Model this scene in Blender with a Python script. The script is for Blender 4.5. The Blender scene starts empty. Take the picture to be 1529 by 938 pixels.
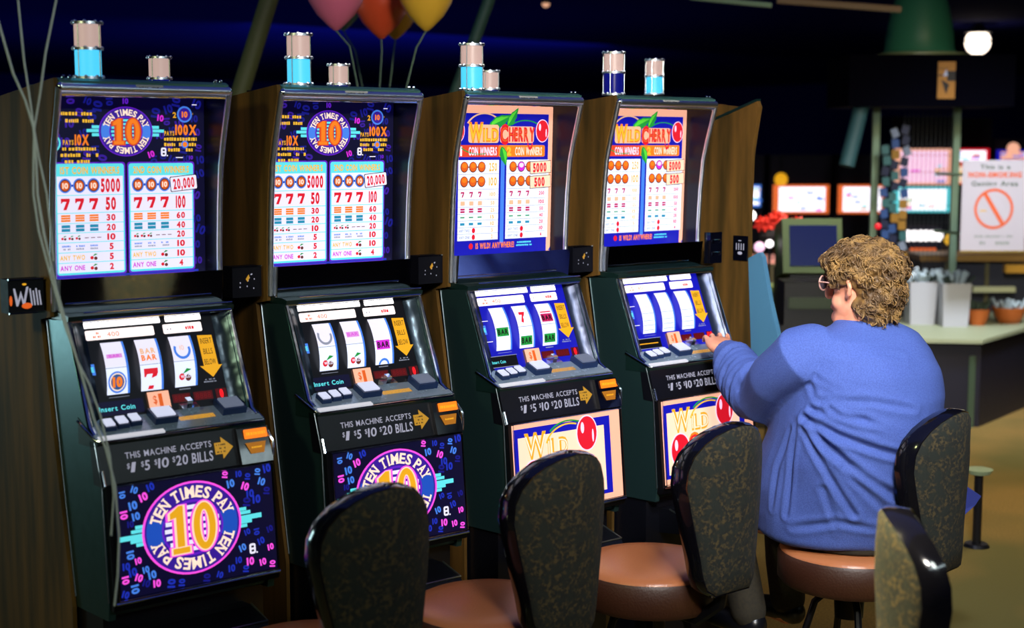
import bpy, bmesh, math, random
import numpy as np
from mathutils import Vector, Matrix
from mathutils.geometry import tessellate_polygon
from math import sin, cos, pi, radians
random.seed(7)
S = bpy.context.scene
COL = S.collection

# ------------------------------------------------------------------ camera
CAM = Vector((-1.71616, -3.63322, 1.82))
YAW, PITCH = .6867474, -.11507724
FPX = 2159.4
FW = Vector((sin(YAW)*cos(PITCH), cos(YAW)*cos(PITCH), sin(PITCH)))
RT = Vector((cos(YAW), -sin(YAW), 0))
UP = RT.cross(FW)
cd = bpy.data.cameras.new('camera'); cam = bpy.data.objects.new('camera', cd); COL.objects.link(cam)
cam.matrix_world = Matrix.Translation(CAM) @ Matrix((RT, UP, -FW)).transposed().to_4x4()
cd.sensor_width = 36; cd.lens = FPX/1529*36; cd.clip_end = 200
cd.dof.use_dof = True; cd.dof.focus_distance = 4.55; cd.dof.aperture_fstop = 2.2
S.camera = cam

def at(px, py, d):
    return CAM + (FW + RT*((px-764.5)/FPX) - UP*((py-469)/FPX))*d
def onz(px, py, z):
    r = at(px, py, 1)-CAM
    return CAM + r*((z-CAM.z)/r.z)

# ------------------------------------------------------------------ world, lights, exposure
S.view_settings.view_transform = 'Standard'; S.view_settings.look = 'None'
S.view_settings.exposure = 0; S.view_settings.gamma = 1
w = bpy.data.worlds.new('world'); S.world = w; w.use_nodes = True
w.node_tree.nodes['Background'].inputs[0].default_value = (.05, .08, .35, 1)
w.node_tree.nodes['Background'].inputs[1].default_value = .05
def area(name, loc, tgt, size, power, col, spread=180):
    l = bpy.data.lights.new(name, 'AREA'); l.energy = power; l.color = col; l.size = size; l.spread = radians(spread)
    o = bpy.data.objects.new(name, l); COL.objects.link(o); o.location = loc
    o.rotation_euler = (Vector(tgt)-Vector(loc)).to_track_quat('-Z', 'Y').to_euler(); return o
area('overhead_area_light', (-.9, -3.7, 3.1), (2.2, -.2, 1.5), .45, 27, (1, .92, .82), 52)
area('overhead_area_light', (-.3, -4.2, 3.1), (.6, 0, 1.2), .6, 9, (.9, 1, .95), 100)  # dim fill added over the machine row, no actual fixture
area('overhead_area_light', (.3, -2.4, 3.2), (2.0, -.9, 1.2), .5, 13, (.8, .88, 1), 50)
area('overhead_area_light', (-3.2, -1.3, 3.1), (-.26, .3, 1.1), .4, 4.5, (.95, 1, .5), 60)  # added fill that lifts the wood left of the first machine
area('case_sheen_light', (-2.9, 6.2, 1.0), (-.24, 0, 1.1), 1.3, 16, (.6, .95, 1), 120)  # unseen light added for the sheen on the first case side
area('overhead_area_light', (5.0, -.3, 3.22), (5.6, .8, 0), .9, 60, (1, .78, .4), 130)
area('overhead_area_light', (5.9, .7, 3.22), (7.0, 1.9, .6), .5, 28, (.9, .95, 1), 75)  # added fill that brightens the buckets and the right side
area('overhead_area_light', (4.4, 1.0, 3.2), (5.2, 2.3, 1.3), .4, 16, (1, .9, .8), 60)  # added light so the red flowers show up
area('overhead_area_light', (-.1, -.9, 3.2), (.95, -1.75, .9), .3, 12, (1, .85, .45), 26)  # narrow spot added to light the near stool's fabric
area('navy_fill_light', (1.0, .4, 3.25), (1.0, .4, 0), 5, 12, (.12, .2, 1))  # broad blue fill added to turn the blacks navy
area('blue_hall_fill', (6, 12, .6), (6, 12, 3), 9, 22, (.08, .12, 1))  # added upward blue fill, tints the ceiling navy
area('blue_hall_fill', (10, 12, 3.2), (10, 26, 1.5), 6, 120, (.08, .12, 1))  # added blue fill aimed at the back wall
o_ = area('chrome_glint_light', (1.2, -4.6, 3.0), (1.2, -.2, 1.9), .12, 9, (.75, .95, 1), 120)  # long strip added only to put highlights on the chrome
o_.data.shape = 'RECTANGLE'; o_.data.size = 6; o_.data.size_y = .12

# ------------------------------------------------------------------ materials
def lin(c):
    return tuple((v/12.92 if v <= .04045 else ((v+.055)/1.055)**2.4) for v in c)
def rgb(r, g, b): return lin((r/255, g/255, b/255))
MATS = {}
def mat(name, col, rough=.5, metal=0, emit=0, coat=0, spec=.5, bump=0, bscale=60):
    if name in MATS: return MATS[name]
    m = bpy.data.materials.new(name); m.use_nodes = True; nt = m.node_tree
    b = nt.nodes['Principled BSDF']
    b.inputs['Base Color'].default_value = (*col, 1); b.inputs['Roughness'].default_value = rough
    b.inputs['Metallic'].default_value = metal; b.inputs['Coat Weight'].default_value = coat
    b.inputs['Specular IOR Level'].default_value = spec
    if emit:
        b.inputs['Emission Color'].default_value = (*col, 1); b.inputs['Emission Strength'].default_value = emit
        b.inputs['Base Color'].default_value = (*[v*.3 for v in col], 1)
    n = nt.nodes.new('ShaderNodeTexNoise'); n.inputs['Scale'].default_value = bscale
    tc = nt.nodes.new('ShaderNodeTexCoord'); nt.links.new(tc.outputs['Object'], n.inputs['Vector'])
    if bump:
        bp = nt.nodes.new('ShaderNodeBump'); bp.inputs['Strength'].default_value = bump
        bp.inputs['Distance'].default_value = .01
        nt.links.new(n.outputs['Fac'], bp.inputs['Height']); nt.links.new(bp.outputs[0], b.inputs['Normal'])
    elif not emit:
        mr = nt.nodes.new('ShaderNodeMapRange'); mr.inputs['To Min'].default_value = max(0, rough-.04); mr.inputs['To Max'].default_value = min(1, rough+.06)
        nt.links.new(n.outputs['Fac'], mr.inputs['Value']); nt.links.new(mr.outputs[0], b.inputs['Roughness'])
    MATS[name] = m; return m
def noisy(name, c1, c2, scale, stretch=(1, 1, 1), rough=.6, detail=6, lo=.35, hi=.65, bump=.15, coat=0, c3=None, scale3=8):
    if name in MATS: return MATS[name]
    m = bpy.data.materials.new(name); m.use_nodes = True; nt = m.node_tree; b = nt.nodes['Principled BSDF']
    tc = nt.nodes.new('ShaderNodeTexCoord'); mp = nt.nodes.new('ShaderNodeMapping'); mp.inputs['Scale'].default_value = stretch
    n = nt.nodes.new('ShaderNodeTexNoise'); n.inputs['Scale'].default_value = scale; n.inputs['Detail'].default_value = detail
    r = nt.nodes.new('ShaderNodeValToRGB'); r.color_ramp.elements[0].position = lo; r.color_ramp.elements[1].position = hi
    r.color_ramp.elements[0].color = (*c1, 1); r.color_ramp.elements[1].color = (*c2, 1)
    L = nt.links.new
    L(tc.outputs['Object'], mp.inputs[0]); L(mp.outputs[0], n.inputs['Vector']); L(n.outputs['Fac'], r.inputs[0])
    out = r.outputs[0]
    if c3:
        n2 = nt.nodes.new('ShaderNodeTexNoise'); n2.inputs['Scale'].default_value = scale3; L(mp.outputs[0], n2.inputs['Vector'])
        mx = nt.nodes.new('ShaderNodeMix'); mx.data_type = 'RGBA'
        r2 = nt.nodes.new('ShaderNodeValToRGB'); r2.color_ramp.elements[0].position = .45; r2.color_ramp.elements[1].position = .62
        L(n2.outputs['Fac'], r2.inputs[0]); L(r2.outputs[0], mx.inputs[0]); L(out, mx.inputs[6]); mx.inputs[7].default_value = (*c3, 1)
        out = mx.outputs[2]
    L(out, b.inputs['Base Color']); b.inputs['Roughness'].default_value = rough; b.inputs['Coat Weight'].default_value = coat
    if bump:
        bp = nt.nodes.new('ShaderNodeBump'); bp.inputs['Strength'].default_value = bump; bp.inputs['Distance'].default_value = .004
        L(n.outputs['Fac'], bp.inputs['Height']); L(bp.outputs[0], b.inputs['Normal'])
    MATS[name] = m; return m
wood = noisy('wood_laminate', rgb(60, 46, 20), rgb(104, 74, 32), 5, (3, 3, .35), .65, 8)
wood.node_tree.nodes['Principled BSDF'].inputs['Specular IOR Level'].default_value = .12
fabric = noisy('stool_fabric', rgb(10, 14, 10), rgb(60, 50, 24), 95, (1, 1, 1), .92, 5, .46, .62, .3, c3=rgb(15, 21, 15), scale3=34)
carpet = noisy('carpet', rgb(112, 92, 42), rgb(140, 112, 58), 130, (1, 1, 1), .95, 3, .4, .6, .3, c3=rgb(92, 86, 40), scale3=.9)
leather = mat('tan_leather', rgb(170, 104, 64), .3, bump=.08, bscale=180)
leatherside = mat('shaded_brown_leather', rgb(52, 24, 10), .5, bump=.1, bscale=150)  # brown darkened further for the shade on the seat's side
lacquer = mat('black_lacquer', rgb(10, 10, 16), .12, coat=1)
blackm = mat('black_plastic', rgb(12, 13, 20), .3)
blackgl = mat('black_gloss', rgb(5, 6, 16), .1, coat=.6)
green = mat('dark_green_metal', rgb(62, 96, 98), .3, .8)
greenp = mat('green_black_paint', rgb(20, 42, 40), .3, .3)
chrome = mat('chrome', (.75, .8, .86), .12, 1)
wallin = mat('inner_wall', rgb(6, 7, 24), .32, spec=.3)
reflm = mat('dull_reflector', (.03, .05, .07), .25, .7, bump=.6, bscale=14)
satin = mat('satin_chrome', (.82, .86, .95), .3, 1)
chrome_r = mat('brushed_chrome', (.45, .52, .56), .3, 1)
mirror = mat('smoked_mirror', (.75, .8, .9), .04, 1)
blacksteel = mat('black_steel', rgb(20, 20, 26), .35, .6)
def em(name, r, g, b, s=1.0):
    return mat('print_'+name, rgb(r, g, b), .4, 0, s)
P = dict(white=em('white', 238, 234, 255, .95), cream=em('cream', 255, 226, 205, 1.0), red=em('red', 225, 25, 45, .9), orange=em('orange', 255, 130, 30, .9),
 yellow=em('yellow', 250, 190, 50, .9), gold=em('gold', 245, 175, 30, .85), cyan=em('cyan', 95, 225, 235, .95), blue=em('blue', 30, 50, 190, .8),
 navy=em('navy', 8, 6, 46, .8), dblue=em('deep_blue', 22, 24, 130, .9), purple=em('purple', 100, 30, 200, .9), pink=em('pink', 250, 80, 225, 1.0),
 magenta=em('magenta', 215, 40, 215, .9), lblue=em('light_blue', 70, 130, 235, .9), peach=em('peach', 250, 180, 150, 1.0), green=em('green', 30, 150, 60, .9),
 lgreen=em('leaf_green', 90, 215, 60, .9), black=em('black', 6, 6, 14, .6), brown=em('brown', 110, 50, 40, .8), violet=em('violet', 55, 25, 150, .9),
 royal=em('royal_blue', 16, 18, 170, .95), hot=em('hot_white', 255, 250, 250, 2.2), reel=em('reel_white', 225, 232, 255, 1.1), grey=em('grey', 150, 155, 175, .8),
 pumpkin=em('pumpkin', 225, 95, 30, .9), lpeach=em('light_peach', 255, 215, 185, 1.0), dred=em('dark_red', 80, 6, 12, .8), led=em('led_red', 255, 20, 30, 1.6),
 strip=em('strip_white', 255, 240, 238, 1.25), gloss=em('pale_pink', 255, 205, 235, 1.1), ink=em('ink', 20, 15, 20, .5), dkorange=em('deep_orange', 205, 60, 30, .9), paleorange=em('pale_orange', 245, 190, 150, .9))
txtgrey = mat('silver_print', rgb(170, 170, 190), .5, 0, .75)

# ------------------------------------------------------------------ object helpers
def link(o, parent=None):
    COL.objects.link(o)
    if parent is not None: o.parent = parent
    return o
def tag(o, label=None, cat=None, group=None, kind=None):
    if label: o['label'] = label
    if cat: o['category'] = cat
    if group: o['group'] = group
    if kind: o['kind'] = kind
    return o
def thing(name, label, cat, loc=(0, 0, 0), rz=0, group=None):
    o = bpy.data.objects.new(name, None); link(o); o.location = loc; o.rotation_euler = (0, 0, rz); o.empty_display_size = .05
    return tag(o, label, cat, group)
MESH = {}
def obj(name, bm, m, parent=None, smooth=False, key=None, bevel=0):
    if key and key in MESH and bm is None: me = MESH[key]
    else:
        if bevel: bmesh.ops.bevel(bm, geom=[e for e in bm.edges if e.is_manifold and e.calc_face_angle(0) > .5], offset=bevel, segments=2, affect='EDGES', clamp_overlap=True)
        bmesh.ops.recalc_face_normals(bm, faces=bm.faces)
        me = bpy.data.meshes.new(name); bm.to_mesh(me); bm.free()
        for mm in (m if isinstance(m, (list, tuple)) else [m]): me.materials.append(mm)
        if smooth:
            me.polygons.foreach_set('use_smooth', [True]*len(me.polygons))
            me.set_sharp_from_angle(angle=radians(smooth if smooth > 1 else 40))
        if key: MESH[key] = me
    return link(bpy.data.objects.new(name, me), parent)
def part(name, key, fn, m, parent, **k):
    """mesh shared under key"""
    if key in MESH: return link(bpy.data.objects.new(name, MESH[key]), parent)
    return obj(name, fn(), m, parent, key=key, **k)
def B(): return bmesh.new()
def box(bm, x0, x1, y0, y1, z0, z1, M=None):
    vs = [Vector((x, y, z)) for x in (x0, x1) for y in (y0, y1) for z in (z0, z1)]
    if M: vs = [M @ v for v in vs]
    v = [bm.verts.new(p) for p in vs]
    for f in ((0, 1, 3, 2), (4, 6, 7, 5), (0, 4, 5, 1), (2, 3, 7, 6), (0, 2, 6, 4), (1, 5, 7, 3)): bm.faces.new([v[i] for i in f])
    return bm
def bbox(*a, **k): return box(B(), *a, **k)
def prism(bm, pts, x0, x1, M=None):
    """pts (y,z) polygon extruded along x"""
    a = [Vector((x0, y, z)) for y, z in pts]; b = [Vector((x1, y, z)) for y, z in pts]
    if M: a = [M @ v for v in a]; b = [M @ v for v in b]
    A = [bm.verts.new(p) for p in a]; Bv = [bm.verts.new(p) for p in b]; n = len(pts)
    for i in range(n): bm.faces.new((A[i], A[(i+1) % n], Bv[(i+1) % n], Bv[i]))
    for t in tessellate_polygon([[Vector((p[0], p[1], 0)) for p in pts]]):
        bm.faces.new([A[i] for i in t]); bm.faces.new([Bv[i] for i in reversed(t)])
    return bm
def vprism(bm, pts, z0, z1):
    """pts (x,y) polygon extruded along z"""
    A = [bm.verts.new((x, y, z0)) for x, y in pts]; Bv = [bm.verts.new((x, y, z1)) for x, y in pts]; n = len(pts)
    for i in range(n): bm.faces.new((A[i], A[(i+1) % n], Bv[(i+1) % n], Bv[i]))
    for t in tessellate_polygon([[Vector((p[0], p[1], 0)) for p in pts]]):
        bm.faces.new([A[i] for i in t]); bm.faces.new([Bv[i] for i in reversed(t)])
    return bm
def tube(bm, pts, r, n=8, closed=False):
    pts = [Vector(p) for p in pts]; rings = []; N = len(pts)
    rr = r if isinstance(r, (list, tuple)) else [r]*N
    prev = None
    for i, p in enumerate(pts):
        if closed: t = pts[(i+1) % N]-pts[i-1]
        else: t = pts[min(i+1, N-1)]-pts[max(i-1, 0)]
        t.normalize()
        if prev is None:
            a = t.orthogonal().normalized()
        else:
            a = (prev-t*prev.dot(t)).normalized()
        prev = a; b = t.cross(a)
        rings.append([bm.verts.new(p+(a*cos(2*pi*k/n)+b*sin(2*pi*k/n))*rr[i]) for k in range(n)])
    for i in range(N if closed else N-1):
        A, C = rings[i], rings[(i+1) % N]
        for k in range(n): bm.faces.new((A[k], A[(k+1) % n], C[(k+1) % n], C[k]))
    if not closed:
        bm.faces.new(list(reversed(rings[0]))); bm.faces.new(rings[-1])
    return bm
def lathe(bm, prof, c=(0, 0, 0), n=24, M=None):
    c = Vector(c); rings = []
    for r, z in prof:
        ring = []
        for k in range(n):
            p = Vector((r*cos(2*pi*k/n), r*sin(2*pi*k/n), z))
            if M: p = M @ p
            ring.append(bm.verts.new(p+c))
        rings.append(ring)
    for A, C in zip(rings, rings[1:]):
        for k in range(n): bm.faces.new((A[k], A[(k+1) % n], C[(k+1) % n], C[k]))
    if prof[0][0] > 1e-5: bm.faces.new(list(reversed(rings[0])))
    if prof[-1][0] > 1e-5: bm.faces.new(rings[-1])
    bmesh.ops.remove_doubles(bm, verts=bm.verts, dist=1e-6)
    return bm
def loft(bm, rings, n=20):
    """rings: (center, axisA, axisB) closed tube of ellipses"""
    R = []
    for c, a, b in rings:
        c, a, b = Vector(c), Vector(a), Vector(b)
        R.append([bm.verts.new(c+a*cos(2*pi*k/n)+b*sin(2*pi*k/n)) for k in range(n)])
    for A, C in zip(R, R[1:]):
        for k in range(n): bm.faces.new((A[k], A[(k+1) % n], C[(k+1) % n], C[k]))
    bm.faces.new(list(reversed(R[0]))); bm.faces.new(R[-1])
    return bm
def limb(bm, pts, rad, n=14):
    """rounded tapered chain"""
    P_ = [Vector(p) for p in pts]
    t0 = (P_[0]-P_[1]).normalized(); t1 = (P_[-1]-P_[-2]).normalized()
    pp = [P_[0]+t0*rad[0]*.8, P_[0]+t0*rad[0]*.45]+P_+[P_[-1]+t1*rad[-1]*.5, P_[-1]+t1*rad[-1]*.85]
    rr = [rad[0]*.45, rad[0]*.85]+list(rad)+[rad[-1]*.82, rad[-1]*.4]
    return tube(bm, pp, rr, n)
def ball(bm, c, r, M=None, u=16, v=10):
    mt = Matrix.Translation(Vector(c)) @ (M or Matrix.Identity(4)) @ Matrix.Diagonal((*((r, r, r) if not isinstance(r, (tuple, list)) else r), 1))
    bmesh.ops.create_uvsphere(bm, u_segments=u, v_segments=v, radius=1, matrix=mt); return bm
def remesh(name, bm, voxel, m, parent=None, smooth_it=6, fn=None, key=None):
    bmesh.ops.recalc_face_normals(bm, faces=bm.faces)
    me = bpy.data.meshes.new('tmp'); bm.to_mesh(me); bm.free()
    o = bpy.data.objects.new('tmp', me); COL.objects.link(o)
    md = o.modifiers.new('r', 'REMESH'); md.mode = 'VOXEL'; md.voxel_size = voxel
    if smooth_it:
        sm = o.modifiers.new('s', 'SMOOTH'); sm.iterations = smooth_it; sm.factor = .5
    dg = bpy.context.evaluated_depsgraph_get(); dg.update()
    me2 = bpy.data.meshes.new_from_object(o.evaluated_get(dg)); me2.name = name
    bpy.data.objects.remove(o); bpy.data.meshes.remove(me)
    if fn:
        co = np.empty(len(me2.vertices)*3, 'f'); no = np.empty_like(co)
        me2.vertices.foreach_get('co', co); me2.vertices.foreach_get('normal', no)
        co = co.reshape(-1, 3); no = no.reshape(-1, 3)
        co = fn(co, no); me2.vertices.foreach_set('co', co.astype('f').ravel()); me2.update()
    me2.materials.clear()
    for mm in (m if isinstance(m, (list, tuple)) else [m]): me2.materials.append(mm)
    me2.polygons.foreach_set('use_smooth', [True]*len(me2.polygons))
    return link(bpy.data.objects.new(name, me2), parent)

# ------------------------------------------------------------------ flat print (lettering, pay tables) as thin mesh layers
GL = {}
def glyph(c, bold):
    k = (c, bold)
    if k in GL: return GL[k]
    cu = bpy.data.curves.new('t', 'FONT'); cu.body = c; cu.size = 1; cu.offset = bold; cu.resolution_u = 3; cu.fill_mode = 'FRONT'
    o = bpy.data.objects.new('t', cu); COL.objects.link(o)
    dg = bpy.context.evaluated_depsgraph_get(); me = bpy.data.meshes.new_from_object(o.evaluated_get(dg))
    vs = [(v.co.x, v.co.y) for v in me.vertices]; fs = [tuple(p.vertices) for p in me.polygons]
    bpy.data.objects.remove(o); bpy.data.meshes.remove(me)
    if vs:
        x0 = min(v[0] for v in vs); x1 = max(v[0] for v in vs)
        vs = [(x-x0, y) for x, y in vs]; wd = x1-x0
    else: wd = .28
    GL[k] = (vs, fs, wd); return GL[k]
CAP = .7
class Art:
    def __init__(s, mp): s.mp = mp; s.v = []; s.f = []; s.mi = []; s.ms = []; s.ly = 0
    def add(s, pts, faces, m, layer):
        m = P[m] if isinstance(m, str) else m
        if m not in s.ms: s.ms.append(m)
        i = s.ms.index(m); b = len(s.v)
        s.v += [s.mp(x, z, layer*.0004) for x, z in pts]
        s.f += [tuple(b+k for k in f) for f in faces]; s.mi += [i]*len(faces)
    def rect(s, x0, x1, z0, z1, m, L=1, r=0, rot=0):
        cx, cz = (x0+x1)/2, (z0+z1)/2
        if r:
            pts = []
            for qx, qz, a0 in ((x1-r, z1-r, 0), (x0+r, z1-r, 90), (x0+r, z0+r, 180), (x1-r, z0+r, 270)):
                for k in range(5): a = radians(a0+k*22.5); pts.append((qx+r*cos(a), qz+r*sin(a)))
        else: pts = [(x0, z0), (x1, z0), (x1, z1), (x0, z1)]
        c, q = cos(rot), sin(rot)
        pts = [(cx+(x-cx)*c-(z-cz)*q, cz+(x-cx)*q+(z-cz)*c) for x, z in pts]
        s.add(pts, [tuple(range(len(pts)))], m, L)
    def poly(s, pts, m, L=1):
        t = tessellate_polygon([[Vector((x, z, 0)) for x, z in pts]]); s.add(pts, t, m, L)
    def ell(s, cx, cz, rx, rz, m, L=1, n=32, a0=0, a1=2*pi, hole=0):
        full = a1-a0 > 6.28
        if hole:
            pts = []; fs = []
            for k in range(n+1):
                a = a0+(a1-a0)*k/n
                pts += [(cx+rx*cos(a), cz+rz*sin(a)), (cx+rx*hole*cos(a), cz+rz*hole*sin(a))]
                if k: fs.append((2*k-2, 2*k, 2*k+1, 2*k-1))
            s.add(pts, fs, m, L)
        else:
            s.add([(cx+rx*cos(a0+(a1-a0)*k/n), cz+rz*sin(a0+(a1-a0)*k/n)) for k in range(n+(0 if full else 1))]+([] if full else [(cx, cz)]), [tuple(range(n if full else n+2))], m, L)
    def text(s, t, x, z, h, m, L=2, width=None, align='l', bold=.0, slant=0, gap=.1, rot=0, mono=None):
        """z = vertical centre, h = cap height"""
        sc = h/CAP; gs = [glyph(c, bold) if c != ' ' else ([], [], .3) for c in t]
        tot = sum(g[2] for g in gs)+gap*(len(gs)-1)
        sx = width/tot if width else sc
        x0 = x-(0 if align == 'l' else tot*sx/2 if align == 'c' else tot*sx); cx = x0+tot*sx/2
        cc, qq = cos(rot), sin(rot); p = 0
        for vs, fs, wd in gs:
            if fs:
                pts = []
                for a, b in vs:
                    X = x0+(p+a+slant*b)*sx; Z = z-h/2+b*sc
                    pts.append((cx+(X-cx)*cc-(Z-z)*qq, z+(X-cx)*qq+(Z-z)*cc))
                s.add(pts, fs, m, L)
            p += wd+gap
    SER = {'T': ((.5, 0),), 'I': ((.5, 0), (.5, 1)), 'N': ((.12, 0), (.12, 1), (.88, 1)), 'M': ((.1, 0), (.9, 0)), 'P': ((.15, 0),), 'A': ((.1, 0), (.9, 0)), 'Y': ((.5, 0), (.1, 1), (.9, 1)), 'E': (), 'S': ()}
    def arc(s, t, cx, cz, rx, rz, h, m, L, a_mid, span, bold=.02):
        """slab letters around an ellipse, clockwise, centred at angle a_mid"""
        adv = [{'I': .6, 'M': 1.3, ' ': .55, 'N': 1.1}.get(c, 1) for c in t]; tot = sum(adv); p = 0; sc = h/CAP
        for c, w_ in zip(t, adv):
            a = a_mid+span/2-(p+w_/2)/tot*span; p += w_
            if c == ' ': continue
            vs, fs, wd = glyph(c, bold); W = w_/tot*span*rx*.86; kx = W/wd if c != 'I' else W*.45/wd
            px, pz = cx+rx*cos(a), cz+rz*sin(a); rot = a-pi/2; cc, qq = cos(rot), sin(rot)
            def T(u, v): return (px+u*cc-v*qq, pz+u*qq+v*cc)
            s.add([T((u-wd/2)*kx, v*sc-h/2) for u, v in vs], fs, m, L)
            for fx, fz in s.SER.get(c, ()):
                u0 = (fx-.5)*wd*kx*.9; v0 = (fz-.5)*h; q = W*.24; e = h*.055
                s.add([T(u0-q, v0-e), T(u0+q, v0-e), T(u0+q, v0+e), T(u0-q, v0+e)], [(0, 1, 2, 3)], m, L)
    def scrib(s, x0, x1, z, h, m, L=2, seed=0):
        rd = random.Random(seed+int(x0*1000)*7+int(z*1000)); x = x0
        while x < x1-.002:
            wd = rd.uniform(.5, 1.1)*h
            if rd.random() > .14: s.rect(x, min(x+wd*.72, x1), z-h/2, z+h/2*rd.uniform(.6, 1), m, L)
            x += wd
    def build(s, name, parent, key=None):
        if key and key in MESH: return link(bpy.data.objects.new(name, MESH[key]), parent)
        me = bpy.data.meshes.new(name); me.from_pydata(s.v, [], s.f)
        for m in s.ms: me.materials.append(m)
        me.polygons.foreach_set('material_index', s.mi); me.update()
        if key: MESH[key] = me
        return link(bpy.data.objects.new(name, me), parent)
def zplane(p0, p1, off=0):
    """surface through the x axis direction and two (y,z) points; outward = towards the player"""
    (y0, z0), (y1, z1) = p0, p1
    n = Vector((0, -(z0-z1), (y0-y1))).normalized()
    if n.y > 0: n = -n
    def f(x, z, l):
        t = (z-z0)/(z1-z0); return (x+n.x*0, y0+(y1-y0)*t+n.y*(l+off), z+n.z*(l+off))
    return f

# ------------------------------------------------------------------ setting
def structure(name, bm, m, **k): return tag(obj(name, bm, m, **k), kind='structure')
structure('floor', bbox(-14, 26, -9, 26, -.1, 0), carpet)
dark = mat('dark_ceiling_paint', rgb(38, 42, 120), .95, spec=.1)
structure('ceiling', bbox(-14, 26, -9, 26, 3.3, 3.4), dark)
structure('wall_back', bbox(-14, 26, 25.8, 26, 0, 3.3), dark)
structure('wall_right', bbox(25.8, 26, -9, 26, 0, 3.3), dark)
structure('wall_left', bbox(-14, -13.8, -9, 26, 0, 3.3), dark)
structure('wall_front', bbox(-14, 26, -9.2, -9, 0, 3.3), dark)

# ------------------------------------------------------------------ slot machines
PROF = [(0, 1.972), (.02, 1.905), (.04, 1.84), (.058, 1.77), (.07, 1.66), (.078, 1.54), (.08, 1.475)]
glassP = zplane((.135, 1.95), (.15, 1.48))
screenP = zplane((.035, 1.373), (-.085, 1.085))
bezelP = zplane((.01, 1.373), (-.115, 1.085))
deckP = zplane((-.055, 1.118), (-.165, 1.074))
accP = zplane((-.165, 1.072), (-.2, .962))
bellyP = zplane((-.2, .962), (-.228, .66))

def emblem(a, cx, cz, rx, rz, L, big=True):
    """round ten-times emblem: ring, arched lettering, striped centre and the large 10"""
    a.ell(cx, cz, rx, rz, 'pink' if big else 'purple', L, 48)
    a.ell(cx, cz, rx*.955, rz*.955, 'violet', L+1, 48)
    for s_ in (-1, 1):   # blue side bands
        pts = [(cx+s_*rx*r_*cos(t), cz+rz*r_*sin(t)) for r_, ts in ((.92, (-.36, -.18, 0, .18, .36)), (.62, (.4, .2, 0, -.2, -.4))) for t in ts]
        a.poly(pts, 'lblue' if not big else em('band_blue', 30, 80, 190, .9), L+2)
    a.ell(cx, cz, rx*.62, rz*.6, 'purple', L+2, 36)
    a.ell(cx, cz, rx*.58, rz*.55, 'violet', L+3, 36)
    for i in range(-3, 4):
        zz = cz+i*rz*.15; hw = rx*.56*math.sqrt(max(0, 1-(i*.15/.55)**2))
        a.rect(cx-hw, cx+hw, zz-rz*.045, zz+rz*.045, 'white' if big else 'cyan', L+4)
    h = rz*.24
    a.arc('TEN TIMES PAY', cx, cz, rx*.775, rz*.775, h, 'cream', L+4, pi/2, 2.62, .03)
    a.arc('TEN TIMES PAY', cx, cz, rx*.775, rz*.775, h, 'cream', L+4, -pi/2, 2.62, .03)
    H = rz*1.02; W = rx*(.86 if big else .92); zc = cz
    for k, m in ((5, 'pink' if big else 'dkorange'), (6, 'lpeach' if big else 'pumpkin'), (7, 'gold' if big else 'orange')):
        # the figure one with slab foot and flag, the oval nought
        e = {5: .1, 6: .05, 7: 0}[k]*H
        x1 = cx-W*.3; sw = W*.085
        a.poly([(x1-sw-e, zc-H*.36-e*.2), (x1+sw+e, zc-H*.36-e*.2), (x1+sw+e, zc+H*.5+e*.3), (x1-sw*.2, zc+H*.5+e*.3), (x1-sw*2.6-e, zc+H*.36+e*.2), (x1-sw*2.6-e, zc+H*.24-e*.5), (x1-sw-e, zc+H*.27-e*.5)], m, L+k)
        a.rect(x1-sw*2.3-e*.8, x1+sw*2.3+e*.8, zc-H*.5-e*.5, zc-H*.38+e*.4, m, L+k)
        r0x, r0z = W*.26, H*.5; st = W*.15
        X = cx+W*.27; RX, RZ = r0x+e*.9, r0z+e*.6
        n = 36; pts = []; fs = []
        ix, iz = max(r0x-st-e*.8, .002), max(r0z-st*1.0-e*.6, .004)
        for q in range(n+1):
            t = 2*pi*q/n; pts += [(X+RX*cos(t), zc+RZ*sin(t)), (X+ix*cos(t), zc+iz*sin(t))]
            if q: fs.append((2*q-2, 2*q, 2*q+1, 2*q-1))
        a.add(pts, fs, m, L+k)

def cherry_pair(a, x, z, s, L):
    a.ell(x-.5*s, z-.2*s, .42*s, .4*s, 'red', L, 12); a.ell(x+.4*s, z-.35*s, .42*s, .4*s, 'brown', L, 12)
    a.poly([(x-.4*s, z+.1*s), (x+.2*s, z+.75*s), (x+.9*s, z+.6*s), (x+.3*s, z+.35*s)], 'green', L+1)
def seven(a, x, z, h, m, L):
    w_ = h*.8
    a.poly([(x-w_/2, z+h/2), (x+w_/2, z+h/2), (x+w_/2, z+h*.28), (x+w_*.12, z-h/2), (x-w_*.26, z-h/2), (x+w_*.12, z+h*.22), (x-w_*.28, z+h*.22), (x-w_*.4, z+h*.08), (x-w_/2, z+h*.08)], m, L)
def cherry(a, cx, cz, rx, rz, L):
    a.ell(cx, cz, rx*1.1, rz*1.08, 'gloss', L, 28); a.ell(cx, cz, rx, rz, 'red', L+1, 28)
    a.ell(cx-rx*.45, cz+rz*.35, rx*.18, rz*.34, 'gloss', L+2, 14); a.ell(cx+rx*.6, cz-rz*.2, rx*.1, rz*.4, 'gloss', L+2, 12)
def scatter10(a, x0, x1, z0, z1, n, cols, h, L, avoid, seed):
    rd = random.Random(seed); pl = []
    for _ in range(4000):
        if len(pl) >= n: break
        x, z = rd.uniform(x0, x1), rd.uniform(z0, z1)
        if avoid(x, z) or any(abs(x-u)+abs(z-v) < h*1.9 for u, v in pl): continue
        pl.append((x, z)); a.text('10', x, z, h*rd.uniform(.85, 1.2), cols[len(pl) % len(cols)], L, align='c', bold=.05, rot=rd.choice((0, .3, -.4, 1.4, -1.5, .15)))
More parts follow.
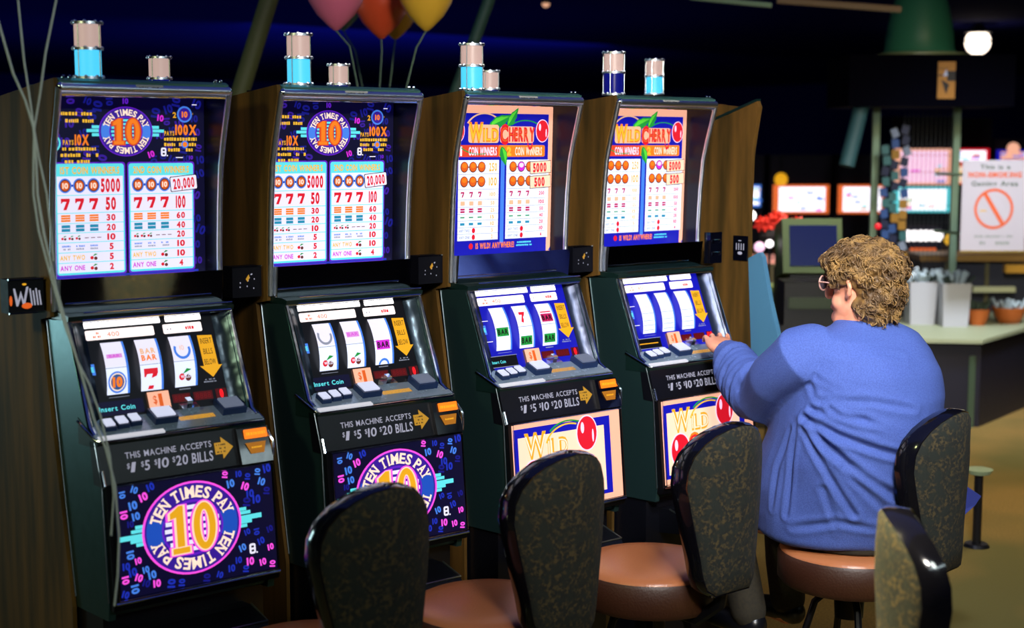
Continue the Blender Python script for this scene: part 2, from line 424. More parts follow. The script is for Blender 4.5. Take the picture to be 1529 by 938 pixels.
def bee(a, x, z, s, L):
    a.rect(x-s*.75, x+s*.6, z-s, z+s, 'white', L, s*.4); a.rect(x-s*.36, x+s*.22, z+s*.2, z+s*.6, 'ink', L+1, s*.1); a.rect(x-s*.36, x+s*.22, z-s*.6, z-s*.2, 'ink', L+1, s*.1); a.rect(x+s*.7, x+s*1.0, z-s*1.0, z-s*.7, 'white', L)

def art_ten_top():
    a = Art(glassP)
    a.rect(-.237, .237, 1.468, 1.965, 'navy', 0)
    scatter10(a, -.22, .225, 1.48, 1.95, 46, ['dblue', 'violet', 'dblue'], .02, 1, lambda x, z: (z < 1.78 and x < .2) or (x*x+(z-1.862)**2 < .09**2), 3)
    a.text('10', 0, 1.945, .014, 'purple', 2, align='c', bold=.05); a.text('10', .103, 1.9, .016, 'magenta', 2, align='c', bold=.05, rot=-.15)
    a.text('10', .074, 1.8, .016, 'magenta', 2, align='c', bold=.05, rot=.3); bee(a, .112, 1.806, .012, 3)
    for s_ in (-1, 1):
        for k, (e, z) in enumerate(((.098, 1.874), (.113, 1.864), (.098, 1.853))):
            a.rect(min(s_*.07, s_*e), max(s_*.07, s_*e), z-.0042, z+.0042, 'cyan', 2)
    emblem(a, 0, 1.862, .079, .068, 3, False)
    for z, x0, x1 in ((1.909, -.19, -.093), (1.890, -.19, -.093), (1.815, -.182, -.088), (1.798, -.187, -.08), (1.781, -.176, -.09)): a.scrib(x0, x1, z, .0095, 'yellow', 3)
    a.text('PAYS', -.18, 1.832, .012, 'gold', 3, width=.03, bold=.04); a.text('10X', -.147, 1.839, .026, 'orange', 3, width=.04, bold=.05)
    a.ell(-.212, 1.83, .026, .026, 'cyan', 3, 20); a.ell(-.212, 1.83, .021, .021, 'dblue', 4, 20); a.text('10', -.212, 1.83, .016, 'orange', 5, align='c', bold=.05)
    a.text('2', .14, 1.909, .015, 'gold', 3, bold=.03); a.ell(.176, 1.911, .023, .023, 'lblue', 3, 20); a.ell(.176, 1.911, .018, .018, 'violet', 4, 20); a.text('10', .176, 1.911, .015, 'orange', 5, align='c', bold=.05)
    a.text('s', .2, 1.914, .006, 'gold', 3)
    a.text('PAYS', .114, 1.858, .012, 'gold', 3, width=.03, bold=.04); a.text('100X', .147, 1.868, .026, 'orange', 3, width=.066, bold=.05)
    for z, x0, x1 in ((1.842, .113, .213), (1.827, .113, .213), (1.812, .125, .2)): a.scrib(x0, x1, z, .0095, 'yellow', 3)
    a.ell(.176, 1.827, .011, .011, 'lblue', 4, 16); a.ell(.176, 1.827, .007, .007, 'orange', 5, 14)
    a.rect(.199, .214, 1.937, 1.9395, 'white', 3); a.rect(.148, .17, 1.789, 1.7915, 'white', 3); a.text('10', .195, 1.79, .01, 'purple', 3, align='c', bold=.05)
    for X, hd, nums in ((-.203, '1ST COIN WINNERS', ('5000', '50', '30', '20', '10', '5', '5', '2')), (.006, '2ND COIN WINNERS', (None, '100', '60', '40', '20', '10', '10', '4'))):
        a.rect(X-.004, X+.199, 1.47, 1.779, 'purple', 1, .008); a.rect(X, X+.195, 1.474, 1.775, 'cyan', 2, .008)
        a.text(hd, X+.0975, 1.757, .018, 'yellow', 3, width=.168, align='c', bold=.03)
        zs = [1.742, 1.690, 1.642, 1.614, 1.588, 1.562, 1.535, 1.507, 1.479]
        for i in range(8): a.rect(X+.004, X+.191, zs[i+1]+.001, zs[i]-.001, 'white', 3)
        zc = [(zs[i]+zs[i+1])/2 for i in range(8)]
        xs = [X+.026, X+.066, X+.106]
        a.rect(X+.02, X+.12, zc[0]-.003, zc[0]+.003, 'blue', 4)
        for x in xs:
            a.ell(x, zc[0], .018, .02, 'lblue', 5, 18); a.ell(x, zc[0], .0145, .0165, 'brown', 6, 18); a.ell(x, zc[0], .012, .0135, 'pumpkin', 7, 16); a.text('10', x, zc[0], .014, 'cream', 8, align='c', bold=.04)
            seven(a, x, zc[1], .031, 'red', 4)
            for k in (-1, 0, 1): a.rect(x-.013, x+.013, zc[2]+k*.0065-.0026, zc[2]+k*.0065+.0026, 'orange', 4)
            for k in (-1, 1): a.rect(x-.012, x+.012, zc[3]+k*.005-.004, zc[3]+k*.005+.004, em('teal', 40, 150, 190, .8), 4)
            a.scrib(x-.012, x+.012, zc[5]+.004, .005, 'lblue', 4); a.scrib(x-.012, x+.012, zc[5]-.004, .005, 'grey', 4)
        for k in range(3): cherry_pair(a, X+.02+k*.02, zc[4], .0085, 4); a.rect(X+.078+k*.018, X+.09+k*.018, zc[4]-.002, zc[4], 'brown', 4)
        a.text('ANY TWO', X+.008, zc[6], .013, 'yellow', 4, width=.07, bold=.03); cherry_pair(a, X+.104, zc[6], .012, 4)
        a.text('ANY ONE', X+.008, zc[7], .013, 'magenta', 4, width=.07, bold=.03); cherry_pair(a, X+.104, zc[7], .012, 4)
        for i, t in enumerate(nums):
            if t: a.text(t, X+.155, zc[i], (.034, .032, .016, .016, .016, .016, .016, .016)[i], 'red', 4, width=(.056, .03, .026, .026, .024, .013, .013, .013)[i] if len(t) > 1 and i not in (5, 6) or i == 0 else (.03 if len(t) > 2 else (.024 if len(t) > 1 else .012)), align='c', bold=.045)
    a.rect(.128, .212, 1.697, 1.740, 'ink', 9, .004, .09); a.rect(.13, .21, 1.699, 1.738, 'white', 10, .004, .09)
    a.text('20,000', .17, 1.7185, .027, 'red', 11, width=.066, align='c', bold=.04, rot=.09)
    a.rect(-.215, .215, 1.46, 1.471, 'blue', 1)
    return a
def leaf(a, x0, z0, x1, z1, wd, L):
    dx, dz = x1-x0, z1-z0; ln = math.hypot(dx, dz); nx, nz = -dz/ln, dx/ln; A_ = []; B_ = []
    for k in range(1, 8):
        t = k/8; q = wd*sin(pi*t**.8)*(1 if k % 2 else .85)
        A_.append((x0+dx*t+nx*q, z0+dz*t+nz*q)); B_.append((x0+dx*t-nx*q, z0+dz*t-nz*q))
    a.poly([(x0, z0)]+A_+[(x1, z1)]+B_[::-1], 'green', L)
    a.poly([(x0+(u-x0)*.8+dx*.08, z0+(v-z0)*.8+dz*.08) for u, v in [(x0, z0)]+A_+[(x1, z1)]+[(x0+dx*.5, z0+dz*.5)]], 'lgreen', L+1)
def art_wild_top():
    a = Art(glassP)
    a.rect(-.237, .237, 1.468, 1.965, 'blue', 0)
    a.rect(-.25, .237, 1.468, 1.963, 'peach', 1, .012); a.rect(-.25, .218, 1.468, 1.93, 'royal', 2)
    cherry(a, .19, 1.874, .027, .036, 5); cherry(a, -.17, 1.872, .025, .036, 5)
    a.ell(-.06, 1.862, .085, .07, 'paleorange', 4, 30, .9, 2.6, .93); a.ell(.115, 1.86, .085, .05, 'green', 4, 30, .6, 2.4, .93); a.ell(-.08, 1.845, .095, .05, 'green', 4, 30, 3.3, 5, .94)
    leaf(a, -.045, 1.885, .055, 1.925, .02, 6); leaf(a, .035, 1.887, .083, 1.95, .016, 6)
    for L, e, m in ((7, .05, 'cream'),): 
        a.rect(-.128, .0, 1.833, 1.893, 'paleorange', L, .01); a.rect(.005, .152, 1.833, 1.888, 'peach', L, .01)
    a.text('W', -.128, 1.868, .058, 'orange', 8, width=.062, bold=.07); a.text('ILD', -.068, 1.86, .04, 'orange', 8, width=.066, bold=.06)
    a.text('W', -.126, 1.868, .054, 'yellow', 9, width=.058, bold=.02); a.text('ILD', -.066, 1.86, .037, 'yellow', 9, width=.062, bold=.01)
    a.text('C', .004, 1.862, .058, 'red', 8, width=.036, bold=.07); a.text('HERRY', .042, 1.862, .042, 'red', 8, width=.114, bold=.06)
    a.text('C', .008, 1.862, .05, 'pumpkin', 9, width=.028, bold=-.01); a.text('HERRY', .045, 1.862, .036, 'pumpkin', 9, width=.106, bold=-.01)
    a.ell(.135, 1.84, .012, .03, 'red', 9, 20, 3.2, 6.0, .7)
    a.rect(-.235, 0, 1.787, 1.826, em('orange_red', 225, 70, 40, .9), 3); a.rect(.0, .203, 1.787, 1.826, 'orange', 3, .006)
    a.text('1', -.16, 1.806, .028, 'white', 4, bold=.05); a.text('COIN WINNERS', -.125, 1.806, .026, 'white', 4, width=.118, bold=.03)
    a.text('2', .035, 1.806, .026, 'yellow', 4, bold=.06); a.text('COIN WINNERS', .072, 1.806, .026, 'cream', 4, width=.118, bold=.03)
    leaf(a, .012, 1.822, .032, 1.758, .017, 8)
    a.rect(-.166, .004, 1.512, 1.777, 'reel', 3); a.rect(.036, .222, 1.512, 1.777, 'reel', 3); a.rect(.012, .028, 1.5, 1.777, 'lblue', 3)
    zs = [1.777, 1.731, 1.681, 1.647, 1.623, 1.6, 1.578, 1.556, 1.534, 1.512]
    for X, XN, nums in ((-.166, -.022, ('250', '100', '100', '50', '25', '15', '10', '5', '2')), (.04, .192, (None, None, '200', '100', '50', '40', '20', '10', '4'))):
        for i in range(9):
            zc = (zs[i]+zs[i+1])/2; a.rect(X, X+.17, zs[i+1]-.0006, zs[i+1]+.0006, 'grey', 4)
            for k in range(3):
                x = X+.024+k*.036
                if i < 2:
                    a.ell(x, zc, .0165, .018, 'brown', 5, 16); a.ell(x, zc+.001, .014, .0155, 'pumpkin' if not (X > 0 and i == 0 and k == 1) else 'magenta', 6, 16); a.ell(x, zc+.005, .01, .008, 'orange' if not (X > 0 and i == 0 and k == 1) else 'gloss', 7, 12)
                    if k < 2: a.rect(x+.012, x+.024, zc-.002, zc+.002, 'brown', 4)
                elif i == 2: seven(a, x-.006, zc, .018, em('crimson', 190, 30, 90, .9), 5)
                elif i == 3: a.rect(x-.014, x+.004, zc-.007, zc+.007, 'paleorange', 5)
                elif i == 4:
                    for q in (-1, 1): a.rect(x-.014, x+.004, zc+q*.004-.003, zc+q*.004+.003, em('crimson', 190, 30, 90, .9), 5)
                elif i == 5: a.rect(x-.014, x+.004, zc-.002, zc+.002, 'green', 5)
                elif i == 6: a.rect(x-.014, x+.004, zc-.004, zc+.004, em('teal', 40, 150, 190, .8), 5)
            if i > 6:
                a.text('ANY TWO' if i == 7 else 'ANY ONE', X+.006, zc, .009, 'grey', 5, width=.044, bold=.02); a.ell(X+.066, zc, .007, .009, 'red', 5, 12)
            if nums[i]: a.text(nums[i], XN, zc, .026 if i < 2 else .012, 'yellow' if X < 0 else 'red', 5, width=(.034 if i < 2 else .008*len(nums[i])), align='c', bold=.03)
    for z, t, wd in ((1.753, '5000', .06), (1.704, '500', .046)):
        a.rect(.137, .231, z-.023, z+.02, 'ink', 8, 0, .05); a.rect(.139, .229, z-.021, z+.018, 'lpeach', 9, 0, .05); a.text(t, .18, z-.002, .028, 'red', 10, width=wd, align='c', bold=.05, rot=.05)
    a.ell(-.11, 1.493, .009, .01, 'red', 4, 14); a.text('IS WILD! ANYWHERE!', -.09, 1.493, .018, 'orange', 4, width=.165, bold=.04)
    a.scrib(.085, .15, 1.499, .006, 'cyan', 4); a.scrib(.085, .155, 1.489, .006, 'cyan', 4)
    return a
def art_ten_belly():
    a = Art(lambda x, z, l: bellyP(x, z, l+.012))
    a.rect(-.222, .232, .672, .957, 'navy', 0)
    cx, cz = -.012, .823
    scatter10(a, -.21, .22, .682, .948, 70, ['blue', 'pink', 'lblue', 'blue', 'pink', 'blue', 'dblue', 'lblue'], .017, 1, lambda x, z: ((x-cx)/.165)**2+((z-cz)/.14)**2 < 1 or abs(z-.825) < .034 or math.hypot(x-.16, z-.735) < .03, 11)
    for z, e in ((.848, .16), (.838, .172), (.826, .205), (.813, .175), (.803, .16)):
        m = 'cyan'
        a.rect(cx-e, cx-.13, z-.0045-(.004 if e > .2 else 0), z+.0045, m, 2); a.rect(cx+.13, cx+e, z-.0045-(.004 if e > .2 else 0), z+.0045, m, 2)
    emblem(a, cx, cz, .143, .122, 3, True)
    bee(a, .16, .737, .014, 4)
    return a
def art_wild_belly():
    a = Art(lambda x, z, l: bellyP(x, z, l+.012))
    a.rect(-.232, .227, .672, .957, 'peach', 0); a.rect(-.228, .182, .69, .943, 'royal', 1); a.rect(-.21, .155, .703, .915, 'lpeach', 2)
    a.text('W', -.185, .886, .075, 'gold', 5, width=.09, bold=.05); a.text('ILD', -.09, .872, .052, 'gold', 5, width=.085, bold=.045)
    a.text('W', -.182, .886, .068, 'cream', 6, width=.084, bold=-.012); a.text('ILD', -.088, .872, .046, 'cream', 6, width=.081, bold=-.012)
    a.text('C', -.11, .8, .066, 'orange', 5, width=.05, bold=.05); a.text('HERRY', -.055, .8, .048, 'orange', 5, width=.15, bold=.045)
    a.text('C', -.107, .8, .058, 'red', 6, width=.044, bold=.0); a.text('HERRY', -.053, .8, .042, 'red', 6, width=.145, bold=.0)
    a.ell(.0, .88, .1, .07, 'green', 4, 30, .7, 2.5, .93); a.ell(-.0, .87, .1, .07, 'yellow', 5, 30, 1.2, 2.9, .93)
    cherry(a, .078, .898, .042, .054, 7); cherry(a, -.152, .782, .044, .056, 7)
    a.ell(-.19, .71, .1, .03, 'green', 4, 20, 0, 1.5, .9)
    return a
def art_screen(kind, m_idx):
    a = Art(screenP)
    bg = 'black' if kind == 0 else 'royal'
    a.rect(-.215, .185, 1.107, 1.36, bg, 0)
    a.rect(-.195, .03, 1.341, 1.355, 'hot', 1, .003); a.rect(.045, .153, 1.341, 1.355, 'hot', 1, .003)
    a.rect(-.188, .007, 1.310, 1.335, 'strip', 2, .004); a.rect(.034, .15, 1.310, 1.335, 'strip', 2, .004)
    a.scrib(-.172, -.14, 1.327, .006, 'pumpkin', 3); a.scrib(-.172, -.14, 1.318, .006, 'pumpkin', 3); a.text('400', -.128, 1.322, .012, 'pumpkin', 3, width=.034)
    a.scrib(.045, .06, 1.322, .005, 'grey', 3); a.scrib(.1, .13, 1.322, .009, 'red', 3)
    # arrow
    a.poly([(.13, 1.299), (.174, 1.297), (.176, 1.217), (.188, 1.217), (.153, 1.186), (.12, 1.217), (.132, 1.217)], 'gold', 3)
    for t, z, wd in (('INSERT', 1.283, .034), ('BILLS', 1.255, .028), ('BELOW', 1.227, .034)): a.text(t, .153, z, .015, 'ink', 4, width=wd, align='c', bold=.0)
    a.scrib(.127, .16, 1.181, .0035, 'grey', 3); a.scrib(.122, .162, 1.175, .0035, 'grey', 3); a.scrib(.045, .08, 1.163, .003, 'grey', 3)
    # windows' lower lines and meters
    a.rect(-.157, -.1, 1.1615, 1.1625, 'grey', 2)
    if kind == 0: a.rect(-.205, -.065, 1.118, 1.153, 'navy', 2)
    else: a.rect(-.2, -.085, 1.12, 1.152, 'black', 2); a.rect(-.203, -.082, 1.152, 1.1535, 'grey', 3); a.rect(-.203, -.082, 1.1185, 1.12, 'grey', 3)
    if m_idx < 3: a.text('Insert Coin', -.19, 1.135, .012 if kind == 0 else .009, 'cyan', 4, width=.1 if kind == 0 else .055, bold=.02)
    else: a.rect(-.19, -.1, 1.134, 1.137, 'gold', 4)
    for x0, x1 in ((.02, .073), (.083, .14)): a.rect(x0, x1, 1.13, 1.152, 'dred', 3); a.text('8888', (x0+x1)/2, 1.141, .014, em('unlit_led', 110, 8, 14, .9), 4, width=(x1-x0)*.8, align='c')
    a.rect(.15, .183, 1.128, 1.154, 'dred', 3)
    a.text('0' if m_idx < 3 else '00', .167, 1.141, .019, 'led', 4, align='c', bold=.06, width=.011 if m_idx < 3 else .026)
    a.rect(-.208, -.18, 1.222, 1.25, 'lblue', 2); a.text('ONE', -.194, 1.236, .012, 'cyan', 3, width=.022, align='c', bold=.05)
    if kind: a.rect(-.205, -.165, 1.262, 1.264, 'white', 2); a.rect(-.205, -.165, 1.198, 1.2, 'white', 2)
    return a
REELX = ((-.157, -.093), (-.061, .004), (.038, .105))
def art_reel(m_idx, r):
    x0, x1 = REELX[r]; zc = 1.235; hh = .066
    def mp(x, z, l): 
        b = .016*(1-((z-zc)/hh)**2)
        return screenP(x+.004*((z-zc)/hh), z, l+b+.0008)
    a = Art(mp)
    for k in range(10):
        z0 = zc-hh+k*hh/5; a.rect(x0, x1-.006, z0, z0+hh/5, 'reel' if k < 5 else 'white', 1); a.rect(x1-.006, x1, z0, z0+hh/5, 'lblue', 1)
    cx = (x0+x1)/2-.003; split = 1.232
    a.rect(x0, x1-.006, split-.0008, split+.0008, 'grey', 2)
    def bar(z, m, txt='BAR'): 
        a.rect(cx-.024, cx+.024, z-.013, z+.013, m, 3); a.text(txt, cx, z, .015, 'ink', 4, width=.042, align='c', bold=.04)
    def emb(z, s=1): 
        a.ell(cx, z, .026*s, .026*s, 'lblue', 3, 24); a.ell(cx, z, .0215*s, .0215*s, 'cream', 4, 24); a.ell(cx, z, .0185*s, .0185*s, em('steel_blue', 50, 90, 150, .8), 5, 24); a.text('10', cx, z, .021*s, 'orange', 6, align='c', bold=.07)
    def chy(z): cherry_pair(a, cx, z, .021, 3); a.text('WILD', cx, z-.004, .007, 'white', 5, width=.03, align='c', bold=.03)
    D = {(0, 0): lambda: (a.rect(cx-.022, cx+.022, 1.257, 1.268, em('pale_magenta', 225, 150, 225, .9), 3), a.text('BAR', cx, 1.2625, .008, 'magenta', 4, width=.03, align='c'), emb(1.197)),
         (0, 1): lambda: (a.text('BAR', cx, 1.268, .014, 'paleorange', 3, width=.044, align='c', bold=.05), a.text('BAR', cx, 1.25, .014, 'orange', 3, width=.044, align='c', bold=.04), seven(a, cx, 1.197, .05, 'red', 3)),
         (0, 2): lambda: (a.ell(cx, 1.262, .025, .025, 'lblue', 3, 24, 2.6, 6.6, .72), a.text('10', cx, 1.268, .014, 'paleorange', 3, align='c'), chy(1.197)),
         (1, 0): lambda: (a.ell(cx, 1.262, .025, .025, 'grey', 3, 24, 2.6, 6.6, .72), chy(1.192)),
         (1, 1): lambda: (a.rect(cx-.022, cx+.022, 1.252, 1.268, em('pale_magenta', 225, 150, 225, .9), 3), a.text('BAR', cx, 1.26, .01, 'magenta', 4, width=.036, align='c'), chy(1.192)),
         (1, 2): lambda: (bar(1.222, 'magenta', 'BAR'), a.ell(cx, 1.165, .02, .02, 'lblue', 3, 24, .2, 2.9, .7)),
         (2, 0): lambda: (bar(1.222, 'green'),),
         (2, 1): lambda: (a.text('7', cx, 1.262, .03, 'red', 3, align='c', bold=.06), bar(1.19, 'green')),
         (2, 2): lambda: (a.rect(cx-.022, cx+.022, 1.27, 1.274, 'red', 3), bar(1.253, em('crimson', 190, 30, 90, .9)), bar(1.19, 'green'))}
    if (m_idx, r) in D: D[(m_idx, r)]()
    else:
        for k in range(7): a.rect(x0+.004, x1-.01, 1.178+k*.015, 1.1795+k*.015, 'grey' if k < 3 else 'paleorange', 3)
    return a
def art_accept():
    a = Art(lambda x, z, l: accP(x, z, l+.001))
    a.text('THIS MACHINE ACCEPTS', -.174, 1.030, .0155, txtgrey, 1, width=.245, bold=.008, gap=.12)
    for t, x, wd, h in (('$', -.174, .008, .013), ('1', -.1655, .011, .024), ('$', -.135, .008, .013), ('5', -.126, .014, .024), ('$', -.098, .008, .013), ('10', -.089, .03, .024), ('$', -.047, .008, .013), ('20', -.038, .034, .024), ('BILLS', .008, .062, .025)):
        a.text(t, x, 1.0 if h > .02 else 1.0045, h, txtgrey, 1, width=wd, bold=.015 if h > .02 else .0, slant=.12)
    a.poly([(.079, 1.03), (.1, 1.03), (.1, 1.044), (.134, 1.015), (.1, .987), (.1, 1.0), (.079, 1.0)], em('dim_gold', 190, 140, 40, .8), 1)
    for k in range(3): a.scrib(.084, .112, 1.024-k*.009, .0045, 'ink', 2)
    return a

def deckM(x, z):
    """frame lying in the button deck: X = right, Y = up the deck, Z = out of it"""
    o = Vector(deckP(x, z, 0)); yv = Vector((0, .11, .044)).normalized(); zv = Vector((1, 0, 0)).cross(yv)
    return Matrix.Translation(o) @ Matrix((Vector((1, 0, 0)), yv, zv)).transposed().to_4x4()

def tower(parent, x, y, z, lit, low):
    t = link(bpy.data.objects.new('tower_light', None), parent); t.location = (x, y, z)
    for q, zz in enumerate((0, .075, .142)):
        def rim():
            bm = lathe(B(), [(.0, zz), (.041, zz), (.041, zz+.007), (.0, zz+.007)], n=20)
            for k in range(8): ball(bm, (.037*cos(k*pi/4+.2), .037*sin(k*pi/4+.2), zz+.006), .0058, u=6, v=4)
            return bm
        part('collar', 'tw_rim%d' % q, rim, satin, t, smooth=True)
    for k in range(4): part('rod', 'tw_rod%d' % k, lambda: tube(B(), [(.0385*cos(k*pi/2+.5), .0385*sin(k*pi/2+.5), 0), (.0385*cos(k*pi/2+.5), .0385*sin(k*pi/2+.5), .146)], .0018, 5), chrome_r, t, smooth=True)
    part('upper_lens', 'tw_up'+low, lambda: lathe(B(), [(.034, .083), (.034, .141)], n=20), mat('upper_lens', rgb(225, 190, 180), .4, 0, .62), t, smooth=True)
    part('lower_lens', 'tw_lo'+lit, lambda: lathe(B(), [(.034, .008), (.034, .074)], n=20), mat('lit_cyan_lens', rgb(70, 190, 235), .4, 0, 1.25) if lit == 'on' else mat('unlit_blue_lens', rgb(16, 22, 130), .2, 0, .55), t, smooth=True)
    return t

def sides(pts, x0=.222, x1=.2416):
    bm = B(); prism(bm, pts, -x1, -x0); prism(bm, pts, x0, x1); return bm

MX = (.004, .6537, 1.317, 1.981); MY = (.002, -.0045, -.0007, .0075)
MLAB = ['leftmost slot machine, ten-times emblem glass, its lower panel in full view',
        'second slot machine from the left, ten-times emblem, lower panel half hidden by a stool',
        'third slot machine from the left, cherry pay table, beside the machine being played',
        'slot machine being played by the person in blue, cherry pay table']
towX = ((-.135, 'on'), (-.147, 'on'), (-.172, 'on'), (-.207, 'off'))
for i in range(4):
    kind = 0 if i < 2 else 1
    m = thing('slot_machine', MLAB[i], 'slot machine', (MX[i], MY[i], 0), group='slot machines in the front row')
    K = 'k%d' % kind
    # upper box
    part('side_panel', 'wood', lambda: prism(B(), [(.005, 1.996)]+[(y+.002, z) for y, z in PROF]+[(.083, 1.372), (.15, 1.36), (.002, .6), (.002, 0), (.6, 0), (.6, 1.94)], -.254, -.2425), wood, m)
    def shell():
        bm = B()
        inner = PROF+[(.085, 1.385), (.2, 1.385), (.2, 1.985), (.01, 1.985)]
        box(bm, -.2416, .2416, .17, .6, .6, 1.955)
        prism(bm, [(.012, 1.996), (.2, 1.98), (.2, 1.962), (.012, 1.962)], -.2416, .2416)
        return bm
    part('upper_box', 'shell', shell, blackgl, m)
    INN = PROF+[(.085, 1.385), (.2, 1.385), (.2, 1.985), (.01, 1.985)]
    for s_ in (-1, 1): part('inner_wall', 'innw%d' % s_, lambda: prism(B(), INN, s_*.2375, s_*.2416), wallin, m)
    part('top_bar', 'topbar', lambda: prism(B(), [(-.004, 1.99), (.014, 1.997), (.03, 1.996), (.03, 1.962), (-.002, 1.962)], -.2416, .2416), mat('teal_green_paint', rgb(58, 98, 90), .35, .3), m, bevel=.003)
    part('chrome_rail', 'rail', lambda: tube(B(), [(-.24, -.006, 1.972), (.24, -.006, 1.972)], .012, 14), satin, m, smooth=True)
    part('lower_rail', 'rail2', lambda: tube(B(), [(-.236, .006, 1.956), (.236, .006, 1.956)], .005, 8), chrome, m, smooth=True)
    for s_ in (-1, 1):
        gf = part('glass_frame', 'frame%d' % s_, lambda: tube(B(), [(s_*.2435, y-.004, z) for y, z in PROF]+[(s_*.2435, .08, 1.44), (s_*.2435, .082, 1.386)], .0085, 10), satin, m, smooth=True)
        part('corner_knob', 'knob%d' % s_, lambda: ball(B(), (s_*.2385, -.004, 1.974), .012, u=10, v=6), chrome, gf, smooth=True)
        for q in (.225, .208): part('corner_stud', 'stud%d%.3f' % (s_, q), lambda: ball(B(), (s_*q, .01, 2.0), .005, u=6, v=4), chrome, gf, smooth=True)
    pl = part('serial_plate', 'serp', lambda: prism(B(), [(-.0165, 1.982), (-.012, 1.984), (-.006, 1.966), (-.0165, 1.968)], -.036, .04), mat('serial_plate', rgb(150, 152, 150), .5), m)
    def sart():
        a = Art(lambda x, z, l: (x, -.0168-l, z)); a.scrib(-.03, .0, 1.975, .007, 'ink', 1); a.scrib(.006, .034, 1.975, .007, 'ink', 1); return a
    (MESH.get('sart') or True) and sart().build('printed_number', pl, 'sart')
    (art_ten_top if kind == 0 else art_wild_top)().build('top_glass_artwork', m, K+'top') if K+'top' not in MESH else Art(None).build('top_glass_artwork', m, K+'top')
    # mirror strip and shelf
    part('mirror_panel', 'mirr', lambda: prism(B(), [(.044, 1.474), (.054, 1.384), (.07, 1.384), (.15, 1.468)], -.237, .237), mirror, m)
    part('shelf', 'shelf', lambda: prism(B(), [(.2, 1.384), (.02, 1.384), (-.008, 1.379), (-.004, 1.366), (.2, 1.366)], -.2416, .2416), greenp, m, bevel=.002)
    part('shelf_trim', 'shtrim', lambda: tube(B(), [(-.2, -.008, 1.3865), (.235, -.008, 1.3865)], .0022, 6), chrome, m, smooth=True)
    part('shelf_trim', 'shtrim2', lambda: tube(B(), [(-.205, -.01, 1.366), (.23, -.01, 1.366)], .0035, 6), chrome, m, smooth=True)
    # case
    CP = [(.139, 1.36), (.0, 1.368), (.004, 1.358), (-.106, 1.1), (-.15, 1.072), (-.185, .962), (-.208, .665), (-.2, .61), (.0, .6), (.005, .627)]
    for s_ in (-1, 1): part('case_side', 'case%d' % s_, lambda: prism(B(), CP, s_*.222, s_*.2416), green, m, bevel=.002)
    part('case', 'case', lambda: prism(B(), [(.139, 1.366), (.06, 1.366), (-.06, 1.09), (-.14, 1.06), (-.17, .962), (-.19, .62), (.0, .6)], -.23, .23), green, m, bevel=.002)
    part('case_trim', 'ctrim', lambda: tube(B(), [(-.2425, .139, 1.36), (-.2425, .072, .99), (-.2425, .005, .627)], .0026, 6), chrome_r, m, smooth=True)
    part('case_trim', 'ctrim2', lambda: tube(B(), [(-.243, -.15, 1.07), (-.243, -.188, .96), (-.2435, -.209, .66)], .002, 6), chrome_r, m, smooth=True)
    part('bezel', 'bez0', lambda: tube(B(), [(-.234, .004, 1.366), (.234, .004, 1.366)], .006, 8), chrome, m, smooth=True)
    for s_ in (-1, 1):
        part('bezel', 'bez%d' % s_, lambda: tube(B(), [(s_*.2345, .006, 1.366), (s_*.2345, -.05, 1.237), (s_*.2345, -.108, 1.1), (s_*.2345, -.14, 1.082)], .0072, 8), chrome, m, smooth=True)
        def refl():
            bm = B(); pts = []
            for k in range(6):
                t = k/5; xx = .186+.044*t; off = .03*t**1.6
                pts.append((bm.verts.new(screenP(s_*xx, 1.36, off)), bm.verts.new(screenP(s_*xx, 1.105, off))))
            for p, q in zip(pts, pts[1:]): bm.faces.new((p[0], p[1], q[1], q[0]))
            return bm
        part('side_reflector', 'refl%d%d' % (s_, kind), refl, reflm if kind == 0 else mat('dark_reflector', (.012, .02, .05), .3, .5, bump=.5, bscale=14), m, smooth=True)
    sc = art_screen(kind, i).build('screen_artwork', m)
    for r in range(3): art_reel(i, r).build('reel', m)
    def dol():
        a = Art(lambda x, z, l: screenP(x, z, l+.009)); a.rect(-.054, .008, 1.113, 1.163, 'peach', 1); a.text('$', -.04, 1.143, .02, 'pumpkin', 2, bold=.02, width=.011); a.text('1', -.024, 1.138, .034, 'pumpkin', 2, bold=.06, width=.011); return a
    pc = part('price_card', 'pcard', lambda: box(B(), -.055, .009, -.009, 0, -.026, .026, M=Matrix.Translation(screenP(0, 1.138, .0)) @ Matrix.Rotation(radians(-22.6), 4, 'X')), mat('price_card', rgb(120, 80, 70), .5), m)
    dol().build('printed_price', pc)
    # button deck
    dk = part('button_deck', 'deck', lambda: prism(B(), [(-.05, 1.12), (-.165, 1.074), (-.17, 1.068), (-.165, 1.055), (-.05, 1.05)], -.243, .243), greenp, m, bevel=.002)
    part('deck_plate', 'dkpl', lambda: box(B(), -.24, .24, -.016, .075, .0, .003, M=deckM(0, 1.082)), mat('pale_deck_plate', rgb(150, 170, 190), .25, .5), dk)
    part('deck_trim', 'dktr', lambda: tube(B(), [(-.243, -.05, 1.11), (-.243, -.16, 1.075), (-.236, -.168, 1.072), (.236, -.168, 1.072), (.243, -.16, 1.075), (.243, -.06, 1.112)], .004, 8), chrome, dk, smooth=True)
